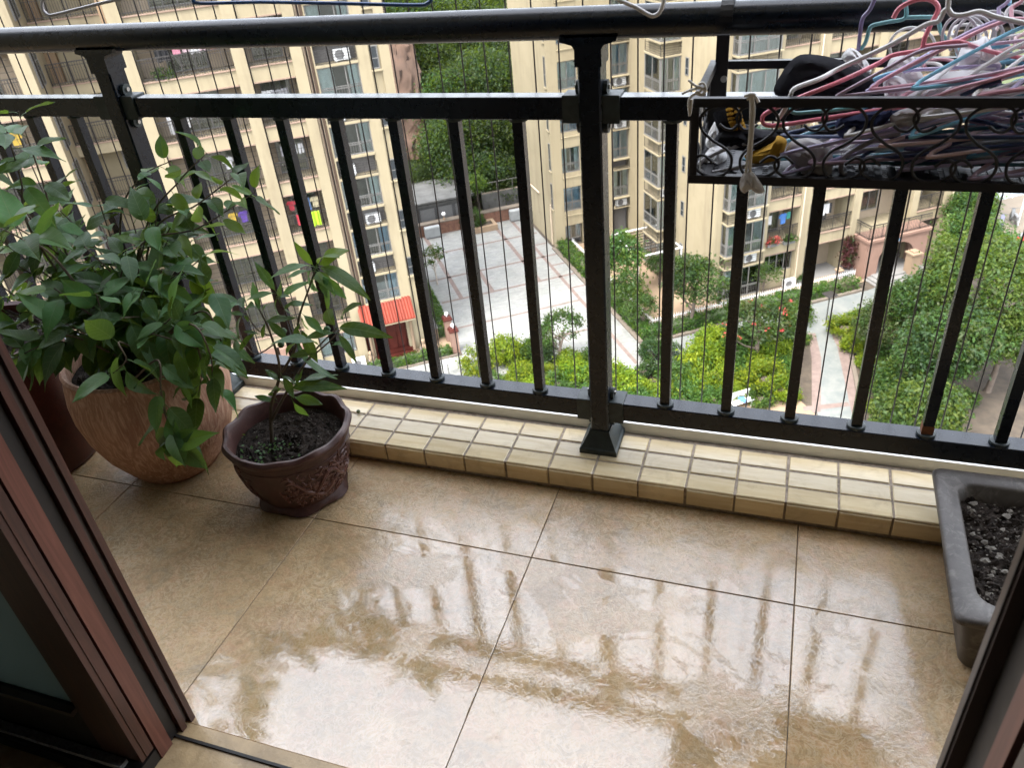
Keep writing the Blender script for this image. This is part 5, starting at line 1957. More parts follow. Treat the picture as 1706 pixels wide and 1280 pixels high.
link(railing_mesh(1.35, 1.0), 'balcony_railing', po, (0, .05, 2.80), (0, 0, R(90)))
MB().box(2.1, 2.5, -.03, -.002, 2.3, 2.48).obj('number_plate', M['cloth_b'] if 'cloth_b' in M else M['curtain_b'], po)
each(MB().box(.3, 4.4, -1.1, 0, .04, .14).box(.6, 4.1, -.7, 0, .14, .24), 'step', M['concrete'], po)
MB().box(D(35.05), D(39.15), -.1, 1.75, 2.64, 2.78).obj('porch_roof', M['facade'], rb)
# annex beyond the last pier
MB().box(D(42.3), D(47.5), 3.0, 11, 0, RT).obj('annex_wall', M['facade'], rb)
for s in SR[:5]:
    each(MB().box(D(42.6), D(46.6), 2.2, 2.99, s - .12, s).box(D(42.6), D(46.6), 2.2, 2.99, s - 1.0, s - .9), 'ledge', M['facade'], rb)
    window(rb, D(42.65), 2.3, s + .01, 3.9, 1.5, 0, 5, 0, False, .5)
    link(louvre_mesh(3.9, .75), 'louvre', rb, (D(42.65), 2.25, s - .89))
MB().box(D(24.5), D(42.3), 0, 11, RT, RT + .3).obj('parapet', M['facade'], rb)

# cooling units on the shelves
def uvl(base_u, base_v, x, y):
    return base_u + x, base_v + y


names = ['white cooling unit behind the louvre under the {} window of the left tower']
ordn = ['second floor', 'third floor', 'fourth floor', 'fifth floor', 'sixth floor']
for i, k in enumerate((1, 2, 3, 4, 5)):
    ac_unit(2.95 + (.9 if i % 3 == 1 else .05), LV_ + .12, S[k] - .34, 0, f'white air conditioner on the louvred shelf below the {ordn[i]} window, left tower')
for i, k in enumerate((0, 1, 2, 3)):
    ac_unit(RU + D(24.98) + 1.5, RV - .50, 2.68 + FR * k, 0, f'white air conditioner louvred above the {("ground", "first", "second", "third")[i]} floor bay window, right building')
for i, k in enumerate((1, 2, 3)):
    ac_unit(RU + D(23.1) + .35, RV + 5.12, 2.78 + FR * k, 0, f'white air conditioner louvred under the inner bay window, {("first", "second", "third")[i]} floor, right building')
for i, k in enumerate((0, 2, 3)):
    s = 11.33 - FH * (3 - k)
    ac_unit(CU + 5.0, CV - .12, s - .02, 0, f'white air conditioner on the {("lowest", "middle", "topmost")[i]} louvred shelf, tower behind plaza')
ac_unit(29.75, 40.62, .03, 0, 'white outdoor air conditioner standing on the ground under the wide ground floor window')
ac_unit(1.25, 43.35, .03, 0, 'white outdoor air conditioner on the ground at the foot of the left tower')
ac_unit(43.4, 43.0, SR[0] - .88, 0, 'white air conditioner behind the louvre of the glazed annex beyond the porch')
# ================================================================== TREES, SHRUBS, HEDGES


def np_mesh(name, verts, faces, mats, mi):
    me = bpy.data.meshes.new(name)
    nv, nf = len(verts), len(faces)
    me.vertices.add(nv)
    me.vertices.foreach_set('co', np.asarray(verts, np.float32).ravel())
    me.loops.add(nf * 4)
    me.loops.foreach_set('vertex_index', np.asarray(faces, np.int32).ravel())
    me.polygons.add(nf)
    me.polygons.foreach_set('loop_start', np.arange(nf, dtype=np.int32) * 4)
    for mt in mats:
        me.materials.append(mt)
    me.polygons.foreach_set('material_index', np.asarray(mi, np.int32))
    me.update(calc_edges=True)
    me.validate()
    return me


def leaves_at(cen, rad, n_per, size, up=.55, asp=.5, seed=0):
    """n_per leaf faces scattered round each clump centre"""
    rg = np.random.default_rng(seed)
    cen = np.repeat(np.asarray(cen, float), n_per, 0)
    rad = np.repeat(np.broadcast_to(np.asarray(rad, float), (len(cen) // n_per,)), n_per)
    n = len(cen)
    p = cen + rg.normal(0, .5, (n, 3)) * rad[:, None] * np.array([1, 1, .75])
    d = rg.normal(0, 1, (n, 3))
    d[:, 2] -= .25
    out = p - cen
    d += out / (np.linalg.norm(out, axis=1, keepdims=True) + 1e-6) * .8
    d /= np.linalg.norm(d, axis=1, keepdims=True)
    nz = rg.normal(0, .6, (n, 3))
    nz[:, 2] += up * 2
    s = np.cross(d, nz)
    s /= np.linalg.norm(s, axis=1, keepdims=True) + 1e-9
    L = size * rg.uniform(.6, 1.35, n)[:, None]
    nn = np.cross(s, d)
    v = np.empty((n, 4, 3))
    v[:, 0] = p - d * L * .5
    v[:, 1] = p + s * L * asp * .5 + nn * L * .06
    v[:, 2] = p + d * L * .5 - np.array([0, 0, .12]) * L
    v[:, 3] = p - s * L * asp * .5 + nn * L * .06
    return v.reshape(-1, 3), np.arange(n * 4).reshape(n, 4)


def crown_mesh(name, rx, ry, rz, nclump, n_per, size, mats, seed, clump=.9, lobes=7, bottom=-.45, w=None):
    rg = np.random.default_rng(seed)
    # lobes make the outline uneven
    ld = rg.normal(0, 1, (lobes, 3))
    ld /= np.linalg.norm(ld, axis=1, keepdims=True)
    la = rg.uniform(.15, .42, lobes)
    d = rg.normal(0, 1, (nclump * 3, 3))
    d /= np.linalg.norm(d, axis=1, keepdims=True)
    d = d[d[:, 2] > bottom][:nclump]
    r = .62 + (np.clip(d @ ld.T, 0, 1) ** 3 * la).sum(1)
    r *= rg.uniform(.55, 1.0, len(d)) ** .5
    c = d * r[:, None] * np.array([rx, ry, rz])
    v, f = leaves_at(c, rg.uniform(.6, 1.3, len(c)) * clump, n_per, size, seed=seed + 1)
    pr = w or [1.0 / len(mats)] * len(mats)
    cm = rg.choice(len(mats), len(c), p=pr)
    mi = np.repeat(cm, n_per)
    flip = rg.random(len(mi)) < .06
    mi[flip] = rg.choice(len(mats), flip.sum(), p=pr)
    return np_mesh(name, v, f, mats, mi), c


def trunk_mesh(name, h, r, crown_c, mat, seed, forks=6, lean=.12, z0=0.0, start=.4):
    rg = random.Random(seed)
    mb = MB()
    top = Vector((rg.uniform(-lean, lean) * h, rg.uniform(-lean, lean) * h, h))
    path = smooth_path([(0, 0, z0), top * .35 + Vector((rg.uniform(-.1, .1), rg.uniform(-.1, .1), 0)) * h * .4, top * .7, top], 5)
    mb.tube(path, [r * (1.25 if i == 0 else 1) * (1 - .6 * i / (len(path) - 1)) for i in range(len(path))], 9)
    idx = [int(i) for i in np.random.default_rng(seed).choice(len(crown_c), min(forks, len(crown_c)), replace=False)]
    for i in idx:
        e = Vector(crown_c[i]) * .85
        s = path[int(len(path) * rg.uniform(start, .85))]
        m_ = s.lerp(e, .5) + Vector((rg.uniform(-.2, .2), rg.uniform(-.2, .2), -.05 * h))
        p = smooth_path([s, m_, e], 5)
        mb.tube(p, [r * .45 * (1 - .8 * k / (len(p) - 1)) for k in range(len(p))], 6)
    return mb.mesh(name, mat, True)


def make_tree(label, cat, u, v, h, h0, crown, trunk_r, bark, seed, group=None, forks=6, name='tree', lean=.1, rot=0.0, scale=1.0, start=.4):
    """crown mesh centred on the top of the bole; both are parts of the tree"""
    cme, cc = crown
    o = thing(name, label, cat, W(u, v, h0), (0, 0, TH + rot), group)
    o.scale = (scale,) * 3
    tc = [(c[0], c[1], c[2] + h) for c in cc]
    link(trunk_mesh('trunk', h, trunk_r, tc, bark, seed, forks, lean, -.1, start), 'trunk', o)
    link(cme, 'crown', o, (0, 0, h))
    return o


# -- hill with its wood, beyond the plaza
mb = MB()
NU, NV = 60, 40
hv = []
for j in range(NV):
    for i in range(NU):
        u = -60 + 150 * i / (NU - 1)
        v = 64 + 130 * (j / (NV - 1)) ** 1.3
        z = max(0, v - 67) * .50 + 1.2 * math.sin(u * .23 + v * .1) * min(1, (v - 64) / 8) + .8 * math.sin(u * .51 - v * .3) * min(1, (v - 64) / 8)
        hv.append((u, v, z - .05))
mb.add(hv, [(j * NU + i, j * NU + i + 1, (j + 1) * NU + i + 1, (j + 1) * NU + i) for j in range(NV - 1) for i in range(NU - 1)])
M['hill'] = simple('hill_scrub', (.035, .05, .02), .95, 0, .5, .3, 1.0, 2.0, dirt=(.09, .06, .035), dirt_amt=.5)
ho = mb.obj('hill', M['hill'], kind='structure', smooth=True)
ho.location = (0, 0, ZG)
ho.rotation_euler = (0, 0, TH)


def hill_h(u, v):
    return max(0, v - 67) * .50


mb = MB()
NU2, NV2 = 20, 20
hr = random.Random(4)
vs = []
for j in range(NV2):
    for i in range(NU2):
        a, b = i / (NU2 - 1), j / (NV2 - 1)
        u = 7.5 + 5.6 * a + 1.2 * b
        h = 3.5 + 10.0 * b
        v = 70.5 + 7.0 * b + hr.uniform(-.25, .25) - 1.2 * math.sin(math.pi * a) * math.sin(math.pi * b)
        vs.append((u + hr.uniform(-.2, .2), v, h))
mb.add(vs, [(j * NU2 + i, j * NU2 + i + 1, (j + 1) * NU2 + i + 1, (j + 1) * NU2 + i) for j in range(NV2 - 1) for i in range(NU2 - 1)])
bo = mb.obj('bare_earth_slope', M['red_soil'], kind='structure', smooth=True)
bo.location = (0, 0, ZG)
bo.rotation_euler = (0, 0, TH)

hc = [crown_mesh('crown', 3.2, 3.2, 2.6, 300, 34, .25, [M['h_dark'], M['h_mid'], M['t_olive']], 100 + i, 1.1, w=[.5, .38, .12]) for i in range(3)]
hc2 = [crown_mesh('crown', 3.0, 3.0, 2.4, 280, 34, .25, [M['h_mid'], M['t_mid'], M['h_dark']], 110 + i, 1.1, w=[.6, .22, .18]) for i in range(2)]
tme_h = [trunk_mesh('trunk', 4.5, .2, [(c[0], c[1], c[2] + 4.5) for c in cr[1]], M['tree_bark'], 40 + i) for i, cr in enumerate(hc + hc2)]
vrg = random.Random(12)
pos = []
for row, v in enumerate((66.5, 70, 74, 78.5, 83.5, 89, 95)):
    for k in range(13):
        u = 4 + k * 2.9 + vrg.uniform(-1, 1) + (1.4 if row % 2 else 0) + row * .9
        vv = v + vrg.uniform(-1.3, 1.3)
        if u < 14.2 and vv < 80:
            # the shed and the bare slope stay open
            if not (vv > 77.5 and u > 12.5):
                continue
        if u > 26 and vv < 69:
            continue
        pos.append((u, vv))
for i, (u, v) in enumerate(pos):
    k = vrg.choice([0, 1, 2, 0, 1, 2, 3, 4])
    cr = (hc + hc2)[k]
    dark = k < 3
    o = thing('tree', 'dark broadleaf tree in the wood on the hill behind the plaza' if dark else 'fresh green broadleaf tree in the wood on the hill behind the plaza', 'tree',
              W(u, v, hill_h(u, v) - .6 + (vrg.uniform(-1.2, .6) if v > 68 else -1.6)), (0, 0, vrg.uniform(0, 6.28)), 'dark trees on the hill' if dark else 'fresh green trees on the hill')
    q = vrg.uniform(.72, 1.12)
    o.scale = (q, q, q * vrg.uniform(.9, 1.1))
    link(tme_h[k], 'trunk', o)
    link(cr[0], 'crown', o, (0, 0, 4.5))
for (u, v, h, q, lb_) in ((8.6, 76.8, 13.2, .5, 'small scrubby tree on the upper left edge of the bare earth slope'), (12.0, 78.0, 14.2, .62, 'scrubby tree at the top of the bare earth slope'), (10.5, 69.2, -.6, .62, 'dark bushy tree at the foot of the bare earth slope beside the left tower'), (13.5, 69.5, -.8, .75, 'dark bushy tree between the shed and the wood'), (15.6, 74.0, 3.0, .8, 'tree at the right edge of the bare earth slope')):
    o = thing('tree', lb_, 'tree', W(u, v, h), (0, 0, vrg.uniform(0, 6.28)))
    o.scale = (q,) * 3
    link(tme_h[1], 'trunk', o)
    link(hc[1][0], 'crown', o, (0, 0, 4.5))

# -- trees of the garden at the right
big = [
    ((1650, 470), 5.2, (3.6, 3.4, 2.3), 420, 46, .21, ('t_light', 't_mid', 't_olive'), (.45, .40, .15), 'large spreading tree with pale green foliage at the right edge beyond the corner baluster', .24),
    ((1532, 500), 4.0, (1.9, 1.9, 1.5), 230, 44, .20, ('t_dark', 't_mid', 't_olive'), (.45, .45, .1), 'dark green tree standing beside the bend of the garden path', .18),
    ((1562, 590), 3.6, (2.5, 2.4, 1.6), 330, 46, .22, ('t_dark', 't_mid', 't_olive'), (.55, .30, .15), 'broad dull dark green tree in the middle of the right hand garden', .2),
    ((1530, 690), 2.6, (2.0, 1.9, 1.3), 290, 46, .22, ('t_mid', 't_light', 't_dark'), (.6, .28, .12), 'fresh green big leaved tree just beyond the bottom rail by the path', .16),
    ((1618, 408), 4.4, (2.1, 2.0, 1.7), 240, 44, .20, ('t_light', 't_mid', 't_dark'), (.35, .45, .2), 'tall bright green tree in front of the last pier of the right building', .18),
    ((1672, 560), 3.4, (2.3, 2.1, 1.3), 250, 44, .20, ('t_light', 't_olive', 't_mid'), (.4, .25, .35), 'yellowish green tree at the right edge above the bare garden soil', .18),
    ((1462, 540), 2.4, (1.5, 1.4, 1.0), 180, 42, .16, ('t_olive', 't_mid', 't_dark'), (.5, .3, .2), 'greyish olive shrub like tree overhanging the path by the garden lamp', .12),
    ((1622, 350), 3.4, (1.6, 1.5, 1.2), 150, 42, .2, ('t_mid', 't_light', 't_dark'), (.5, .3, .2), 'green tree in front of the glazed annex at the right', .16),
    ((1490, 640), 1.8, (1.3, 1.5, .9), 190, 42, .18, ('t_mid', 't_dark', 't_light'), (.5, .35, .15), 'leafy green bush tree leaning over the kerb of the garden path', .1),
]
for i, (pxy, h, rad, nc, npr, sz, mats, w_, lab, tr_) in enumerate(big):
    u, v, _ = at_h(pxy[0], pxy[1], h)
    cr = crown_mesh('crown', rad[0], rad[1], rad[2], nc, npr, sz, [M[k] for k in mats], 200 + 7 * i, .5, w=list(w_))
    make_tree(lab, 'tree', u, v, h, 0, cr, tr_, M['tree_bark'], 60 + i, forks=8)
# small tree with red blossom, twisted tree, frangipani, yard trees
def small_tree(pxy, h, rad, nc, npr, sz, mats, w_, lab, tr_, bark='tree_bark', seed=0, forks=7, clump=.4, lean=.12, start=.3):
    u, v, _ = at_h(pxy[0], pxy[1], h)
    cr = crown_mesh('crown', rad[0], rad[1], rad[2], nc, npr, sz, [M[k] for k in mats], seed, clump, w=list(w_))
    return make_tree(lab, 'tree', u, v, h, 0, cr, tr_, M[bark], seed, forks=forks, lean=lean, start=start), cr[1], h


ft, cc, fh_ = small_tree((1268, 532), 3.0, (2.0, 1.8, 1.2), 120, 26, .22, ('t_dark', 't_mid', 't_olive'), (.4, .3, .3), 'small open tree with red blossoms and a leaning trunk beside the white fence', .16, seed=301, forks=10)
mb = MB()
frg = random.Random(8)
for c in cc[::6]:
    b = Vector((c[0] * 1.08, c[1] * 1.08, c[2] * 1.1 + fh_ + .1))
    for q in range(7):
        p = b + Vector((frg.gauss(0, .08), frg.gauss(0, .08), frg.gauss(0, .06)))
        d = Vector((frg.gauss(0, 1), frg.gauss(0, 1), frg.gauss(.4, .6))).normalized() * .09
        s = d.orthogonal().normalized() * .045
        mb.add([p - d, p + s, p + d, p - s], [(0, 1, 2, 3)])
mb.obj('blossom', M['flower'], ft)
small_tree((928, 545), 2.6, (1.5, 1.4, 1.25), 75, 26, .17, ('t_mid', 't_dark', 't_olive'), (.5, .3, .2), 'small twisted tree with open crooked branches on the plaza edge among yellow green shrubs', .1, 'tree_bark', 311, 12, .34, .2)
small_tree((722, 428), 2.2, (1.05, 1.05, .8), 60, 16, .16, ('t_mid', 't_light', 't_olive'), (.5, .2, .3), 'slender pale barked tree with sparse leaves at the left edge of the plaza', .07, 'pale_bark', 321, 14, .26)
small_tree((1038, 425), 3.4, (1.5, 1.5, 1.7), 120, 24, .24, ('t_mid', 't_light', 't_dark'), (.55, .3, .15), 'bright green tree in the fenced yard behind the middle post', .1, seed=331, clump=.45)
small_tree((1045, 480), 2.2, (1.2, 1.2, 1.0), 90, 22, .2, ('t_mid', 't_light', 't_dark'), (.5, .2, .3), 'low green tree in the yard just right of the middle post', .08, seed=341)
small_tree((1070, 508), 1.9, (1.1, 1.0, .6), 60, 22, .18, ('t_mid', 't_dark'), (.6, .4), 'flat topped small tree on the tan yard inside the corner of the white fence', .06, seed=351, forks=9)
small_tree((1150, 470), 3.2, (1.9, 1.8, 1.9), 170, 26, .22, ('t_dark', 't_mid', 't_olive'), (.5, .35, .15), 'dense dark green tree against the plain side wall of the right building', .14, seed=361, clump=.5)
small_tree((1098, 440), 1.6, (.8, .8, .6), 50, 20, .18, ('t_dark', 't_mid'), (.7, .3), 'small dark plant in the yard under the pergola', .05, seed=371)
small_tree((1278, 455), 2.0, (.75, .75, .75), 46, 18, .16, ('t_mid', 't_dark'), (.6, .4), 'cloud pruned small tree in front of the wide ground floor window', .06, seed=381, forks=8)
small_tree((1520, 380), 1.6, (.9, .8, .9), 60, 20, .2, ('t_mid', 't_dark'), (.6, .4), 'leafy plant growing on the right shoulder of the arched porch', .05, seed=391)

# shrubs: lime mounds, green mounds, dark round one
sh_l = [crown_mesh('foliage', 1.0, 1.0, .8, 95, 30, .15, [M['t_lime'], M['t_lime2'], M['t_hedge']], 400 + i, .32, bottom=-.25, w=[.55, .35, .10]) for i in range(3)]
sh_g = [crown_mesh('foliage', 1.0, 1.0, .75, 90, 30, .15, [M['t_hedge'], M['t_mid'], M['t_lime2']], 420 + i, .32, bottom=-.25, w=[.5, .35, .15]) for i in range(2)]
sh_d = [crown_mesh('foliage', 1.0, 1.0, 1.0, 90, 30, .15, [M['t_dark'], M['t_mid']], 440 + i, .3, bottom=-.4, w=[.8, .2]) for i in range(2)]
core = MB().lathe([(.02, 0), (.30, .02), (.38, .25), (.25, .5), (.02, .6)], 8).mesh('stems', M['tree_bark'])
srg = random.Random(77)
lime = [(800, 610, 1.0), (838, 590, 1.05), (872, 622, .9), (905, 625, .9), (850, 640, .8), (960, 620, 1.1), (945, 600, .9), (1040, 640, 1.1), (1020, 625, .9), (1075, 650, .9), (1170, 600, 1.5), (1185, 570, 1.2), (1160, 640, 1.1), (1195, 625, 1.0), (1265, 595, 1.1), (1295, 585, .9), (1275, 635, 1.15), (1240, 630, .9), (1300, 650, .9), (1315, 658, .6), (1255, 612, .9), (1408, 545, .95), (1430, 535, .9), (1418, 575, .75), (1440, 605, .6), (1450, 640, .55), (1458, 680, .55), (1468, 715, .55), (1290, 575, .9), (890, 650, .9), (1110, 655, 1.0), (1220, 655, .8)]
for i, (x, y, q) in enumerate(lime):
    u, v, _ = at_h(x, y, .45 * q)
    o = thing('shrub', 'lime yellow mounded shrub in the garden bed beside the plaza and the path', 'shrub', W(u, v, 0), (0, 0, srg.uniform(0, 6.28)), 'lime shrubs in the garden')
    o.scale = (q * srg.uniform(.9, 1.15), q, q * srg.uniform(.85, 1.15))
    link(core, 'stems', o)
    link(srg.choice(sh_l)[0], 'foliage', o, (0, 0, .45))
green = [(870, 590, 1.1), (895, 575, .9), (930, 640, .9), (985, 600, .9), (1000, 640, .9), (1130, 640, 1.1), (1110, 620, .8), (1225, 590, 1.2), (1250, 570, 1.1), (1305, 610, .9), (1300, 630, .8), (1225, 620, 1.0), (1322, 560, .8), (1455, 565, 1.0), (1480, 605, 1.2), (1505, 640, 1.2), (1210, 560, 1.0), (1330, 520, 1.1), (1140, 670, 1.0), (1060, 668, 1.0), (820, 645, .8), (1480, 700, .8), (1500, 720, 1.1), (1270, 665, .8), (1185, 668, .9), (980, 665, 1.0), (1610, 665, .6), (1600, 735, .6)]
for i, (x, y, q) in enumerate(green):
    u, v, _ = at_h(x, y, .4 * q)
    o = thing('shrub', 'mid green low shrub filling the garden bed among the lime ones', 'shrub', W(u, v, 0), (0, 0, srg.uniform(0, 6.28)), 'green shrubs in the garden')
    o.scale = (q * srg.uniform(.95, 1.25), q, q * srg.uniform(.75, 1.0))
    link(core, 'stems', o)
    link(srg.choice(sh_g)[0], 'foliage', o, (0, 0, .4))
for (x, y, q, lab) in ((1082, 590, .85, 'round clipped dark green shrub at the corner where the plaza meets the path'), (1110, 590, .7, 'dark green shrub just right of the round clipped one'), (1300, 560, .9, 'dark shrub under the red blossomed tree'), (1075, 620, .6, 'grey green shrub below the round clipped one'), (790, 372, 1.0, 'round topped shrub growing in the square stone planter by the brick wall'), (1235, 575, .9, 'dark green shrub left of the leaning trunk'), (905, 600, .8, 'dark dry shrub at the foot of the twisted tree')):
    u, v, _ = at_h(x, y, .5 * q)
    o = thing('shrub', lab, 'shrub', W(u, v, .0), (0, 0, srg.uniform(0, 6)))
    o.scale = (q, q, q * 1.1)
    link(core, 'stems', o)
    link(srg.choice(sh_d)[0], 'foliage', o, (0, 0, .6))
o = thing('tree', 'mop headed topiary tree above the square stone planter by the brick wall', 'tree', W(14.6, 61.8, .5))
link(trunk_mesh('trunk', 2.0, .07, [(0, 0, 2.2)], M['tree_bark'], 5, 1), 'trunk', o)
link(sh_g[0][0], 'crown', o, (0, 0, 2.3))
o.scale = (1.2,) * 3

# hedges: clipped boxes of leaves


def hedge(label, u0, u1, v0, v1, h, dens, seed, mats=('t_hedge', 't_mid', 't_lime2'), w=(.6, .28, .12), size=.13):
    rg = np.random.default_rng(seed)
    L, D_ = u1 - u0, v1 - v0
    area = L * D_ + 2 * (L + D_) * h
    n = int(area * dens)
    c = rg.uniform(0, 1, (n, 3)) * np.array([L, D_, h])
    face = rg.random(n)
    ft_, fs_ = L * D_ / area, 2 * L * h / area
    top_ = face < ft_
    c[top_, 2] = h
    sd = (face >= ft_) & (face < ft_ + fs_)
    c[sd, 1] = np.where(rg.random(sd.sum()) < .5, 0, D_)
    en = face >= ft_ + fs_
    c[en, 0] = np.where(rg.random(en.sum()) < .5, 0, L)
    c[:, 2] += .05 * np.sin(c[:, 0] * 2.1) + .04 * np.sin(c[:, 0] * 5.3 + 1)
    v, f = leaves_at(c, .16, 9, size, seed=seed + 1)
    mi = np.repeat(rg.choice(len(mats), n, p=list(w)), 9)
    o = ething('hedge', label, 'hedge', u0, v0)
    MB().box(.08, L - .08, .08, D_ - .08, 0, h - .06).obj('twigs', M['hill'], o)
    link(np_mesh('foliage', v, f, [M[k] for k in mats], mi), 'foliage', o)
    return o


hedge('clipped green hedge along the right side of the plaza behind the middle post', 18.55, 19.35, 39.3, 53.6, .8, 34, 500)
hedge('long clipped green hedge along the garden path below the white fence', 18.55, 33.8, 38.45, 39.25, .75, 34, 510)
hedge('low green hedge between the left edge of the plaza and the sloping wall', 7.0, 7.85, 44.6, 53.5, .75, 34, 520)
hedge('low green hedge in front of the red canopied entrance', 2.2, 7.2, 42.2, 42.8, .55, 40, 530)

# ================================================================== GARDEN FURNITURE AND SMALL THINGS


def fence(label, u0, v0, L, rot, h=.75, step=.16):
    o = ething('picket_fence', label, 'fence', u0, v0, 0, rot)
    MB().box(0, L, -.02, .02, h - .22, h - .17).box(0, L, -.02, .02, .15, .2).obj('fence_rail', M['white_paint'], o)
    mb = MB()
    n = int(L / step)
    for i in range(n + 1):
        x = i * step
        mb.box(x - .022, x + .022, -.035, -.021, .02, h - .05)
        mb.add([(x - .022, -.035, h - .05), (x + .022, -.035, h - .05), (x, -.028, h + .02), (x - .022, -.021, h - .05), (x + .022, -.021, h - .05)], [(0, 1, 2), (1, 4, 2), (4, 3, 2), (3, 0, 2)])
    mb.obj('pickets', M['white_paint'], o, kind='stuff')
    return o


fence('white picket fence along the front of the right building above the hedge', 19.6, 39.45, 14.6, 0, 1.0)
fence('white picket fence along the plaza side of the yard', 19.55, 39.5, 13.6, R(90), 1.0)
fence('short white picket fence across the back of the yard', 19.6, 50.5, 3.5, 0, .9)

# pergola of white bars in the yard
pg = ething('pergola', 'white metal pergola frame over the tan yard', 'pergola', 21.2, 45.0, .03)
for x in (0, 3.2):
    for y in (0, 4.2):
        MB().box(x - .04, x + .04, y - .04, y + .04, 0, 2.36).obj('post', M['white_paint'], pg)
MB().box(-.1, 3.3, -.04, .04, 2.365, 2.45).box(-.1, 3.3, 4.16, 4.24, 2.365, 2.45).box(-.04, .04, .045, 4.155, 2.365, 2.45).box(3.16, 3.24, .045, 4.155, 2.365, 2.45).obj('beam', M['white_paint'], pg)
for i in range(9):
    MB().box(.05, 3.15, .42 + .42 * i, .45 + .42 * i, 2.38, 2.43).obj('purlin', M['iron'], pg)

# brick retaining wall behind the plaza, planter, cabinets, shed
bw = ething('retaining_wall', 'low dark red brick wall along the far side of the plaza', 'wall', 7.9, 61.2)
MB().box(0, 11.0, 0, .5, 0, 1.0).obj('brickwork', M['brick'], bw)
MB().box(-.05, 11.05, -.06, .56, 1.0, 1.09).obj('coping', M['kerbstone'], bw)
pb = ething('stone_planter', 'square pale stone planter standing against the brick wall', 'planter', 13.4, 59.7, .02)
for a in ((0, 2.2, 0, .28), (0, 2.2, 1.2, 1.48), (0, .28, .281, 1.199), (1.92, 2.2, .281, 1.199)):
    MB().bevbox(*a, 0, .48, .02).obj('rim_stone', M['tan'], pb)
MB().box(.281, 1.919, .281, 1.199, 0, .38).obj('soil', M['soil_bed'], pb)
for (u, lab) in ((9.75, 'grey metal cabinet against the brick wall beside the left tower'), (17.0, 'grey metal cabinet against the brick wall at its right end')):
    c = ething('metal_cabinet', lab, 'cabinet', u, 60.55, .02)
    MB().bevbox(0, 1.25, 0, .5, .12, .95, .03).obj('body', M['cabinet'], c)
    MB().box(.06, .58, -.025, -.001, .18, .88).obj('door', M['cabinet'], c)
    MB().box(.66, 1.19, -.025, -.001, .18, .88).obj('door', M['cabinet'], c)
    MB().box(.05, 1.2, .05, .45, 0, .12).obj('plinth', M['ac_dark'], c)
lp = ething('globe_lamp', 'white globe lamp on the brick wall left of the square planter', 'lamp', 11.6, 61.45, 1.09)
MB().lathe([(.10, 0), (.10, .1), (.05, .14), (.05, .3), (.08, .32)], 14).obj('base', M['tan'], lp)
MB().lathe([(.01, -.17), (.11, -.13), (.17, 0), (.11, .13), (.01, .17)], 16).obj('globe', M['white_paint'], lp, (0, 0, .48), smooth=True)
sd_ = ething('shed', 'dark low shed with a grey flat roof below the bare earth slope', 'shed', 8.0, 62.6)
MB().box(0, 6.2, 0, 4.5, 0, 2.0).obj('wall', M['shed'], sd_)
MB().box(-.3, 6.5, -.4, 4.8, 2.35, 2.5).obj('roof', M['shed_roof'], sd_)
MB().box(-.1, 6.3, -.15, 4.6, 2.0, 2.2).obj('beam', M['shed_roof'], sd_)
for i in range(4):
    MB().box(.4 + 1.5 * i, 1.6 + 1.5 * i, -.05, -.001, .2, 1.8).obj('door', M['ac_dark'], sd_)
w2 = ething('terrace_wall', 'dark concrete terrace wall behind the brick wall at the foot of the wood', 'wall', 15.5, 63.6)
MB().box(0, 9, 0, .35, 0, 1.7).obj('wall', M['shed_roof'], w2)
MB().box(0, 9, .05, .3, 1.7, 1.74).obj('coping', M['kerbstone'], w2)
MB().box(0, 9, .15, .19, 2.55, 2.6).obj('handrail', M['steel_grid'], w2)
for i in range(7):
    MB().box(1.4 * i, 1.4 * i + .04, .15, .19, 1.74, 2.55).obj('rail_post', M['steel_grid'], w2)

# gate pillars and sloping wall at the left
for i, (u, v, lab) in enumerate(((7.62, 44.2, 'red stone gate pillar with a white ball, the farther one by the low hedge'), (7.62, 42.6, 'red stone gate pillar with a white ball, the nearer one beside the plaza'))):
    c = ething('gate_pillar', lab, 'pillar', u, v, .02)
    MB().bevbox(-.22, .22, -.22, .22, 0, 1.5, .01).obj('shaft', M['facade_pink'], c)
    MB().bevbox(-.3, .3, -.3, .3, 1.5, 1.62, .03).bevbox(-.24, .24, -.24, .24, 1.621, 1.72, .02).obj('cap', M['wood_red'], c)
    MB().lathe([(.05, 0), (.05, .05), (.10, .09), (.13, .18), (.09, .27), (.01, .31)], 14).obj('ball', M['white_paint'], c, (0, 0, 1.72), smooth=True)
c = ething('ramp_wall', 'grey capped low wall sloping beside the left hedge of the plaza', 'wall', 6.75, 44.5)
MB().box(0, .22, 0, 9.0, 0, .85).obj('wall', M['tan'], c)
MB().box(-.04, .26, -.04, 9.04, .85, .93).obj('coping', M['concrete'], c)
# stone lions on the entrance steps
for (u, lab) in ((2.45, 'small carved stone lion left of the dark red entrance door'), (5.75, 'small carved stone lion right of the dark red entrance door')):
    c = ething('stone_lion', lab, 'statue', u, 43.35, .02)
    MB().bevbox(-.2, .2, -.28, .28, 0, .35, .03).obj('plinth', M['concrete'], c)
    body = MB().lathe([(.02, 0), (.17, .01), (.19, .15), (.14, .34), (.11, .42), (.02, .45)], 12)
    body.lathe([(.02, -.14), (.12, -.1), (.155, 0), (.12, .11), (.02, .15)], 12, c=(0, -.06, .52))
    body.tube([(-.08, -.2, 0), (-.08, -.16, .2), (-.07, -.1, .32)], .05, 7).tube([(.08, -.2, 0), (.08, -.16, .2), (.07, -.1, .32)], .05, 7)
    body.obj('figure', M['tan'], c, (0, 0, .35), smooth=True)
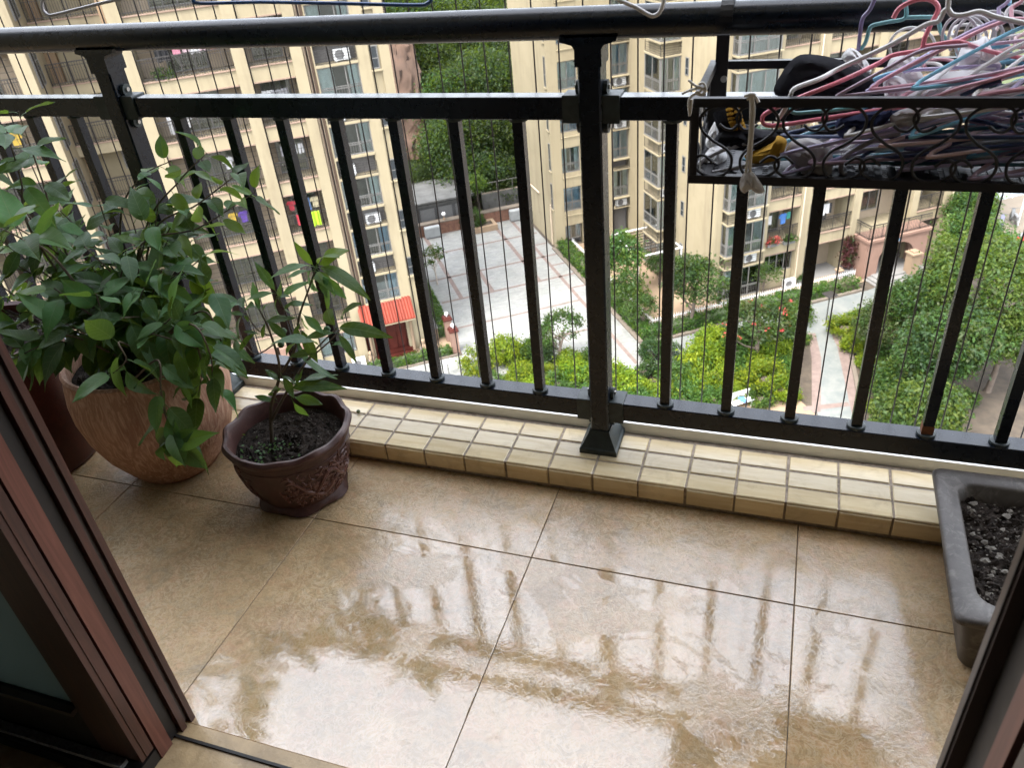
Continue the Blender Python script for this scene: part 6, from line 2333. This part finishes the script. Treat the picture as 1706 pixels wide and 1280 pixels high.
# garden signs and lamps
for (x, y, lab) in ((745, 603, 'small white board on a thin post by the low hedge at the left'), (1022, 607, 'small white board on a thin post just right of the middle post')):
    u, v, _ = at_h(x, y, .95)
    c = ething('garden_sign', lab, 'sign', u, v)
    MB().tube([(0, 0, 0), (0, 0, .93)], .022, 8).obj('post', M['iron'], c)
    MB().loft([[(-.26, -.17, .90), (.26, -.17, .90), (.26, .17, 1.0), (-.26, .17, 1.0)], [(-.26, -.17, .925), (.26, -.17, .925), (.26, .17, 1.025), (-.26, .17, 1.025)]]).obj('board', M['white_paint'], c)
u, v, _ = at_h(1383, 490, 2.0)
c = ething('garden_lamp', 'black garden lamp with a square hood on a thin post beside the path', 'lamp', u, v)
MB().tube([(0, 0, 0), (0, 0, 1.85)], .035, 8).obj('post', M['iron'], c)
MB().loft([[(-.12, -.12, 1.8), (.12, -.12, 1.8), (.12, .12, 1.8), (-.12, .12, 1.8)], [(-.16, -.16, 1.95), (.16, -.16, 1.95), (.16, .16, 1.95), (-.16, .16, 1.95)]]).obj('lantern', M['ac'], c)
MB().loft([[(-.34, -.34, 1.955), (.34, -.34, 1.955), (.34, .34, 1.955), (-.34, .34, 1.955)], [(-.3, -.3, 2.03), (.3, -.3, 2.03), (.3, .3, 2.03), (-.3, .3, 2.03)]]).obj('hood', M['iron'], c)
# bench with belongings
u, v, _ = at_h(1236, 668, .42)
bn = ething('park_bench', 'white park bench on the brown paving below the lime shrubs', 'bench', u, v, .012, R(2))
for i in range(4):
    MB().box(-.62, .62, -.22 + .115 * i, -.12 + .115 * i, .40, .43).obj('seat_slat', M['white_paint'], bn)
for i in range(3):
    MB().box(-.62, .62, .245, .27, .50 + .13 * i, .61 + .13 * i).obj('back_slat', M['white_paint'], bn)
for x in (-.5, .46):
    MB().box(x, x + .05, -.2, -.15, 0, .395).obj('leg', M['white_paint'], bn)
    MB().box(x, x + .05, .20, .244, 0, .9).obj('leg', M['white_paint'], bn)
M['blue_cloth'] = simple('blue_cloth', (.05, .16, .50), .85)


def rag(name, u, v, h, s, mat, label, cat, seed, flat=.4):
    rg = random.Random(seed)
    ph = [rg.uniform(0, 6) for _ in range(4)]

    def fn(r, z, a):
        return r * (1 + .22 * math.sin(2 * a + ph[0]) + .15 * math.sin(5 * a + ph[1])), z * (1 + .2 * math.sin(3 * a + ph[2]))
    o = MB().lathe([(.01, 0), (s * .9, .005), (s, s * flat * .4), (s * .6, s * flat), (.01, s * flat * 1.1)], 22, fn=fn).obj(name, mat, None, smooth=True)
    eset(o, u, v, h, rg.uniform(0, 3))
    return tag(o, label, cat)


rag('blue_bag', u + .02, v - .02, .445, .21, M['blue_cloth'], 'blue bag lying on the white bench', 'bag', 1, .8)
rag('white_cloth', u + .34, v - .08, .445, .18, M['cloth_w'], 'white cloth lying on the bench beside the blue bag', 'cloth', 2, .5)
# plants and pots in front of the right building
u, v, _ = at_h(1408, 452, .3)
c = ething('tall_plant', 'tall dark purple column shaped plant in a black pot before the arched porch', 'plant', u, v, .03)
MB().lathe([(.30, 0), (.42, .05), (.48, .5), (.5, .55), (.44, .56), (.4, .5)], 16).obj('pot', M['ac_dark'], c, smooth=True)
cr = crown_mesh('foliage', .42, .42, 1.35, 70, 26, .16, [M['t_purple'], M['t_dark']], 600, .26, bottom=-.9, w=[.85, .15])
link(cr[0], 'foliage', c, (0, 0, 1.75))
for (x, y, s, lab) in ((1336, 470, .36, 'round black plant pot at the pier beside the outdoor air conditioner'), (1492, 425, .3, 'dark potted plant on the stone pedestal right of the porch')):
    u, v, _ = at_h(x, y, .1)
    c = ething('plant_pot', lab, 'flowerpot', u, v, .03)
    MB().lathe([(s * .6, 0), (s, .1), (s * 1.05, s * .9), (s * .9, s), (s * .8, s * .8)], 16).obj('pot', M['ac_dark'], c, smooth=True)
    cr = crown_mesh('foliage', s, s, s * .6, 18, 20, .14, [M['t_mid'], M['t_dark']], 610, .16, bottom=0)
    link(cr[0], 'foliage', c, (0, 0, s))
u, v, _ = at_h(1516, 440, .3)
for k, (x, y, hh, lab) in enumerate(((1516, 455, 1.5, 'tan stone pillar with a stepped cap at the right end of the porch steps'), (1395, 470, .9, 'small pale stone pedestal left of the tall purple plant'))):
    u, v, _ = at_h(x, y, .1)
    c = ething('stone_pillar', lab, 'pillar', u, v, .04)
    q = .32 if k == 0 else .14
    MB().bevbox(-q, q, -q, q, 0, hh, .01).obj('shaft', M['tan'] if k == 0 else M['facade_pink'], c)
    MB().bevbox(-q - .08, q + .08, -q - .08, q + .08, hh, hh + .12, .03).bevbox(-q * .7, q * .7, -q * .7, q * .7, hh + .121, hh + .24, .03).obj('cap', M['tan'], c)
# motorbikes and glass canopy at the far right


def motorbike(u, v, rot, col, label):
    o = ething('motorbike', label, 'motorbike', u, v, .02, rot)
    for x in (-.62, .62):
        wme = MB().tube([(x + .25 * math.cos(2 * math.pi * i / 20), 0, .29 + .25 * math.sin(2 * math.pi * i / 20)) for i in range(20)], .05, 8, closed=True)
        w_ = wme.obj('wheel', M['ac_dark'], o, smooth=True)
        MB().tube([(x, -.04, .29), (x, .04, .29)], .15, 12).obj('rim', M['steel_grid'], w_)
    bd = MB()
    bd.loft([[(-.75, -.10, .50), (-.75, .10, .50), (-.75, .08, .72), (-.75, -.08, .72)], [(-.2, -.16, .34), (-.2, .16, .34), (-.2, .13, .70), (-.2, -.13, .70)], [(.15, -.15, .28), (.15, .15, .28), (.15, .12, .36), (.15, -.12, .36)], [(.42, -.17, .34), (.42, .17, .34), (.50, .12, .95), (.50, -.12, .95)], [(.58, -.08, .5), (.58, .08, .5), (.54, .06, 1.0), (.54, -.06, 1.0)]])
    bd.obj('body', col, o)
    MB().bevbox(-.7, .0, -.13, .13, .72, .82, .03).obj('seat', M['ac_dark'], o)
    MB().tube([(.40, -.33, 1.04), (.48, -.1, 1.0), (.48, .1, 1.0), (.40, .33, 1.04)], .02, 7).obj('handlebar', M['ac_dark'], o)
    MB().tube([(.62, -.0, .3), (.52, 0, .95)], .035, 7).obj('fork', M['steel_grid'], o)
    return o


M['red_paint'] = simple('red_paint', (.40, .02, .02), .3)
M['blue_paint'] = simple('dark_blue_paint', (.03, .035, .09), .3)
for (x, y, r_, col, lab) in ((1668, 372, 40, 'blue_paint', 'dark blue motorbike parked at the right edge beyond the trees'), (1690, 362, 60, 'ac_dark', 'black motorbike parked at the right edge behind the dark blue one'), (1704, 395, 20, 'red_paint', 'red motorbike cut off by the right edge of the view')):
    u, v, _ = at_h(x, y, .5)
    motorbike(u, v, R(r_), M[col], lab)
u, v, _ = at_h(1665, 335, 2.4)
c = ething('glass_canopy', 'white framed glass canopy over the parking place at the far right', 'canopy', u - 1.5, v, .02)
for i in range(4):
    MB().box(i * 1.3 - .03, i * 1.3 + .03, 0, 3.2, 2.4, 2.47).obj('rafter', M['white_paint'], c)
for i in range(3):
    MB().box(i * 1.3 + .035, i * 1.3 + 1.265, .02, 3.18, 2.43, 2.445).obj('glass_pane', M['glass'], c)
for x in (0, 3.9):
    for y in (.1, 3.1):
        MB().box(x - .04, x + .04, y - .04, y + .04, 0, 2.395).obj('post', M['white_paint'], c)

# ------------------------------------------------------------------ laundry on the balconies
CM = {}


def cmat(name, col):
    if name not in CM:
        CM[name] = simple('cloth_' + name.replace(' ', '_'), col, .9, 0, .08, 6)
    return CM[name]


COLS = {'pink': (0.248, 0.100, 0.132), 'pale pink': (0.280, 0.200, 0.216), 'white': (0.288, 0.288, 0.288), 'coral': (0.260, 0.048, 0.028), 'pale blue': (0.160, 0.200, 0.288), 'brown': (0.100, 0.036, 0.016), 'yellow': (0.272, 0.184, 0.024), 'grey': (0.128, 0.128, 0.136), 'black': (0.006, 0.006, 0.007), 'red': (0.200, 0.012, 0.020), 'jeans blue': (0.040, 0.080, 0.160), 'cream': (0.264, 0.232, 0.144), 'neon yellow': (0.192, 0.288, 0.008), 'purple': (0.056, 0.028, 0.152), 'teal': (0.012, 0.120, 0.100), 'blue': (0.024, 0.080, 0.220)}


def shirt_mesh(w=.55, h=.7):
    mb = MB()
    out = [(-.18, .0), (-.5, -.12), (-.58, -.42), (-.42, -.46), (-.34, -.30), (-.33, -1.0), (-.1, -1.03), (.12, -.99), (.33, -1.02), (.34, -.30), (.42, -.46), (.58, -.42), (.5, -.12), (.18, 0), (.07, -.07), (-.07, -.07)]
    a = [(x * w, -.03 - .02 * math.sin(x * 9), z * h) for x, z in out]
    b = [(x * w, .03 + .02 * math.sin(x * 7), z * h) for x, z in out]
    mb.loft([a, b])
    return mb


def towel_mesh(w=.5, h=.75):
    n = 8
    a = [(w * (i / n - .5), .035 * math.sin(i * 1.9) - .01, 0) for i in range(n + 1)]
    b = [(w * (i / n - .5), .05 * math.sin(i * 1.9 + .4) - .01, -h * (1 + .04 * math.sin(i))) for i in range(n + 1)]
    mb = MB()
    vs = a + b + [(x, y + .02, z) for x, y, z in a] + [(x, y + .02, z) for x, y, z in b]
    m = n + 1
    fs = []
    for i in range(n):
        fs += [(i, i + 1, m + i + 1, m + i), (2 * m + i + 1, 2 * m + i, 3 * m + i, 3 * m + i + 1), (m + i, m + i + 1, 3 * m + i + 1, 3 * m + i), (i + 1, i, 2 * m + i, 2 * m + i + 1)]
    fs += [(0, m, 3 * m, 2 * m), (n, 2 * m + n, 3 * m + n, m + n)]
    mb.add(vs, fs)
    return mb


def trouser_mesh():
    mb = MB()
    out = [(-.2, 0), (-.24, -.9), (-.07, -.92), (0, -.3), (.07, -.91), (.23, -.9), (.2, 0)]
    mb.loft([[(x, -.03, z) for x, z in out], [(x, .04, z) for x, z in out]])
    return mb


GM = {}


def garment(kind, col, u, v, h, label, rot=0.0, s=1.0):
    k = (kind, col)
    if k not in GM:
        GM[k] = {'shirt': shirt_mesh, 'towel': towel_mesh, 'trousers': trouser_mesh}[kind]().mesh(kind, cmat(col, COLS[col]), kind == 'towel')
    o = link(GM[k], kind, None)
    o.scale = (s,) * 3
    eset(o, u, v, h, rot)
    return tag(o, label, kind)


def laundry(u0, vf, zr, items, where):
    x = u0
    for i, (kind, col, dx, s) in enumerate(items):
        x += dx
        garment(kind, col, x, vf + .25, zr, f'{col} {kind} drying on {where}', erg.uniform(-.3, .3), s)


fl_ = ['first', 'second', 'third', 'fourth', 'fifth', 'sixth', 'seventh']
laundry(-3.5, LV_, S[5] + 1.75, [('shirt', 'pink', 0, 1.0), ('shirt', 'pale pink', .42, .9), ('towel', 'white', .40, 1.0), ('trousers', 'pale pink', .4, .8), ('shirt', 'coral', .55, 1.0)], 'the wide fifth floor balcony of the left tower')
garment('towel', 'black', -4.2, LV_ + .3, S[5] + 1.8, 'black towel drying on the wide fifth floor balcony of the left tower', 0, 1.3)
laundry(.25, LV_, S[5] + 1.55, [('shirt', 'pale blue', 0, .95), ('shirt', 'brown', .40, .8), ('shirt', 'yellow', .38, .95)], 'the narrow fifth floor balcony of the left tower')
laundry(.2, LV_, S[4] + 1.75, [('towel', 'white', 0, 1.1), ('shirt', 'grey', .45, 1.0), ('towel', 'grey', .42, .8)], 'the narrow fourth floor balcony of the left tower')
laundry(.2, LV_, S[3] + 1.85, [('towel', 'grey', .1, .7), ('towel', 'white', .5, .7), ('trousers', 'white', .4, .6)], 'the narrow third floor balcony of the left tower')
laundry(.0, LV_, S[2] + 1.85, [('shirt', 'red', 0, .8), ('shirt', 'coral', .4, .8), ('trousers', 'jeans blue', .45, .8), ('shirt', 'cream', .45, .85)], 'the narrow second floor balcony of the left tower')
garment('towel', 'neon yellow', 1.1, LV_ - .06, S[2] + 1.12, 'neon yellow towel hung over the railing of the narrow second floor balcony', 0, 1.1)
garment('towel', 'red', .3, LV_ - .06, S[2] + 1.1, 'red towel hung over the railing of the narrow second floor balcony', 0, .8)
laundry(-4.6, LV_, S[4] + 1.3, [('towel', 'white', 0, 1.2), ('shirt', 'white', .6, 1.0)], 'the wide fourth floor balcony of the left tower')
laundry(-2.6, LV_, S[2] + 1.8, [('shirt', 'purple', 0, .9), ('shirt', 'yellow', -.55, .8), ('trousers', 'black', .95, .8)], 'the wide second floor balcony of the left tower')
laundry(-2.6, LV_, S[3] + 1.8, [('shirt', 'white', 0, .9), ('shirt', 'grey', .6, .8)], 'the wide third floor balcony of the left tower')
laundry(-12.4, LV_, S[4] + 1.7, [('shirt', 'white', 0, 1.0), ('shirt', 'yellow', .6, 1.0)], 'the fourth floor balcony at the far left')
laundry(29.5, RV, SR[0] + 1.9, [('shirt', 'blue', 0, 1.0), ('towel', 'white', -1.0, .8), ('towel', 'teal', 1.4, .6)], 'the first floor balcony above the wide window of the right building')
laundry(32.3, RV, SR[0] + 1.9, [('shirt', 'white', .1, 1.1), ('shirt', 'grey', -.5, .8), ('towel', 'black', .95, .9), ('towel', 'white', -.2, .9)], 'the first floor balcony left of the porch')
laundry(29.0, RV, SR[2] + 1.9, [('shirt', 'white', 0, .9), ('shirt', 'black', .5, .9)], 'the third floor balcony of the right building')
o = MB().loft([[(0, -.02, 0), (2.3, -.02, .05), (2.3, .02, .05), (0, .02, 0)], [(0, -.05, .5), (2.3, -.02, .5), (2.3, .02, .5), (0, -.01, .5)], [(0, -.02, 1.1), (2.3, -.02, 1.15), (2.3, .02, 1.15), (0, .02, 1.1)]]).obj('shade_net', cmat('teal net', (.03, .30, .24)))
eset(o, 31.4, RV - .06, SR[3] + .05)
tag(o, 'teal green shade net tied over the third floor balcony of the right building', 'net')
for i, x in enumerate((29.6, 30.05)):
    o = MB().box(0, .28, -.004, .004, 0, .36).obj('paper_notice', M['white_paint'])
    eset(o, x, RV - .05, SR[3] + .6)
    tag(o, ('left' if i == 0 else 'right') + ' one of two white papers fixed to the third floor railing of the right building', 'notice')
# red flowers and planters on balcony rails
for (u, v, h, lab) in ((28.6, 40.75, SR[0] + .35, 'red flowering plant hanging on the first floor railing of the right building'), (29.8, 40.8, SR[0] + .25, 'row of green balcony plants on the first floor railing of the right building'), (-4.4, 44.2, S[5] + .3, 'green balcony plants on the wide fifth floor balcony of the left tower')):
    c = ething('balcony_plant', lab, 'plant', u, v, h)
    cr = crown_mesh('foliage', .5, .22, .3, 26, 20, .13, [M['t_dark'], M['flower'] if 'red' in lab else M['t_mid']], 700 + int(u), .2, bottom=-.8)
    link(cr[0], 'foliage', c)
    MB().box(-.4, .4, -.1, .1, -.32, -.12).obj('trough', M['ac_dark'], c)
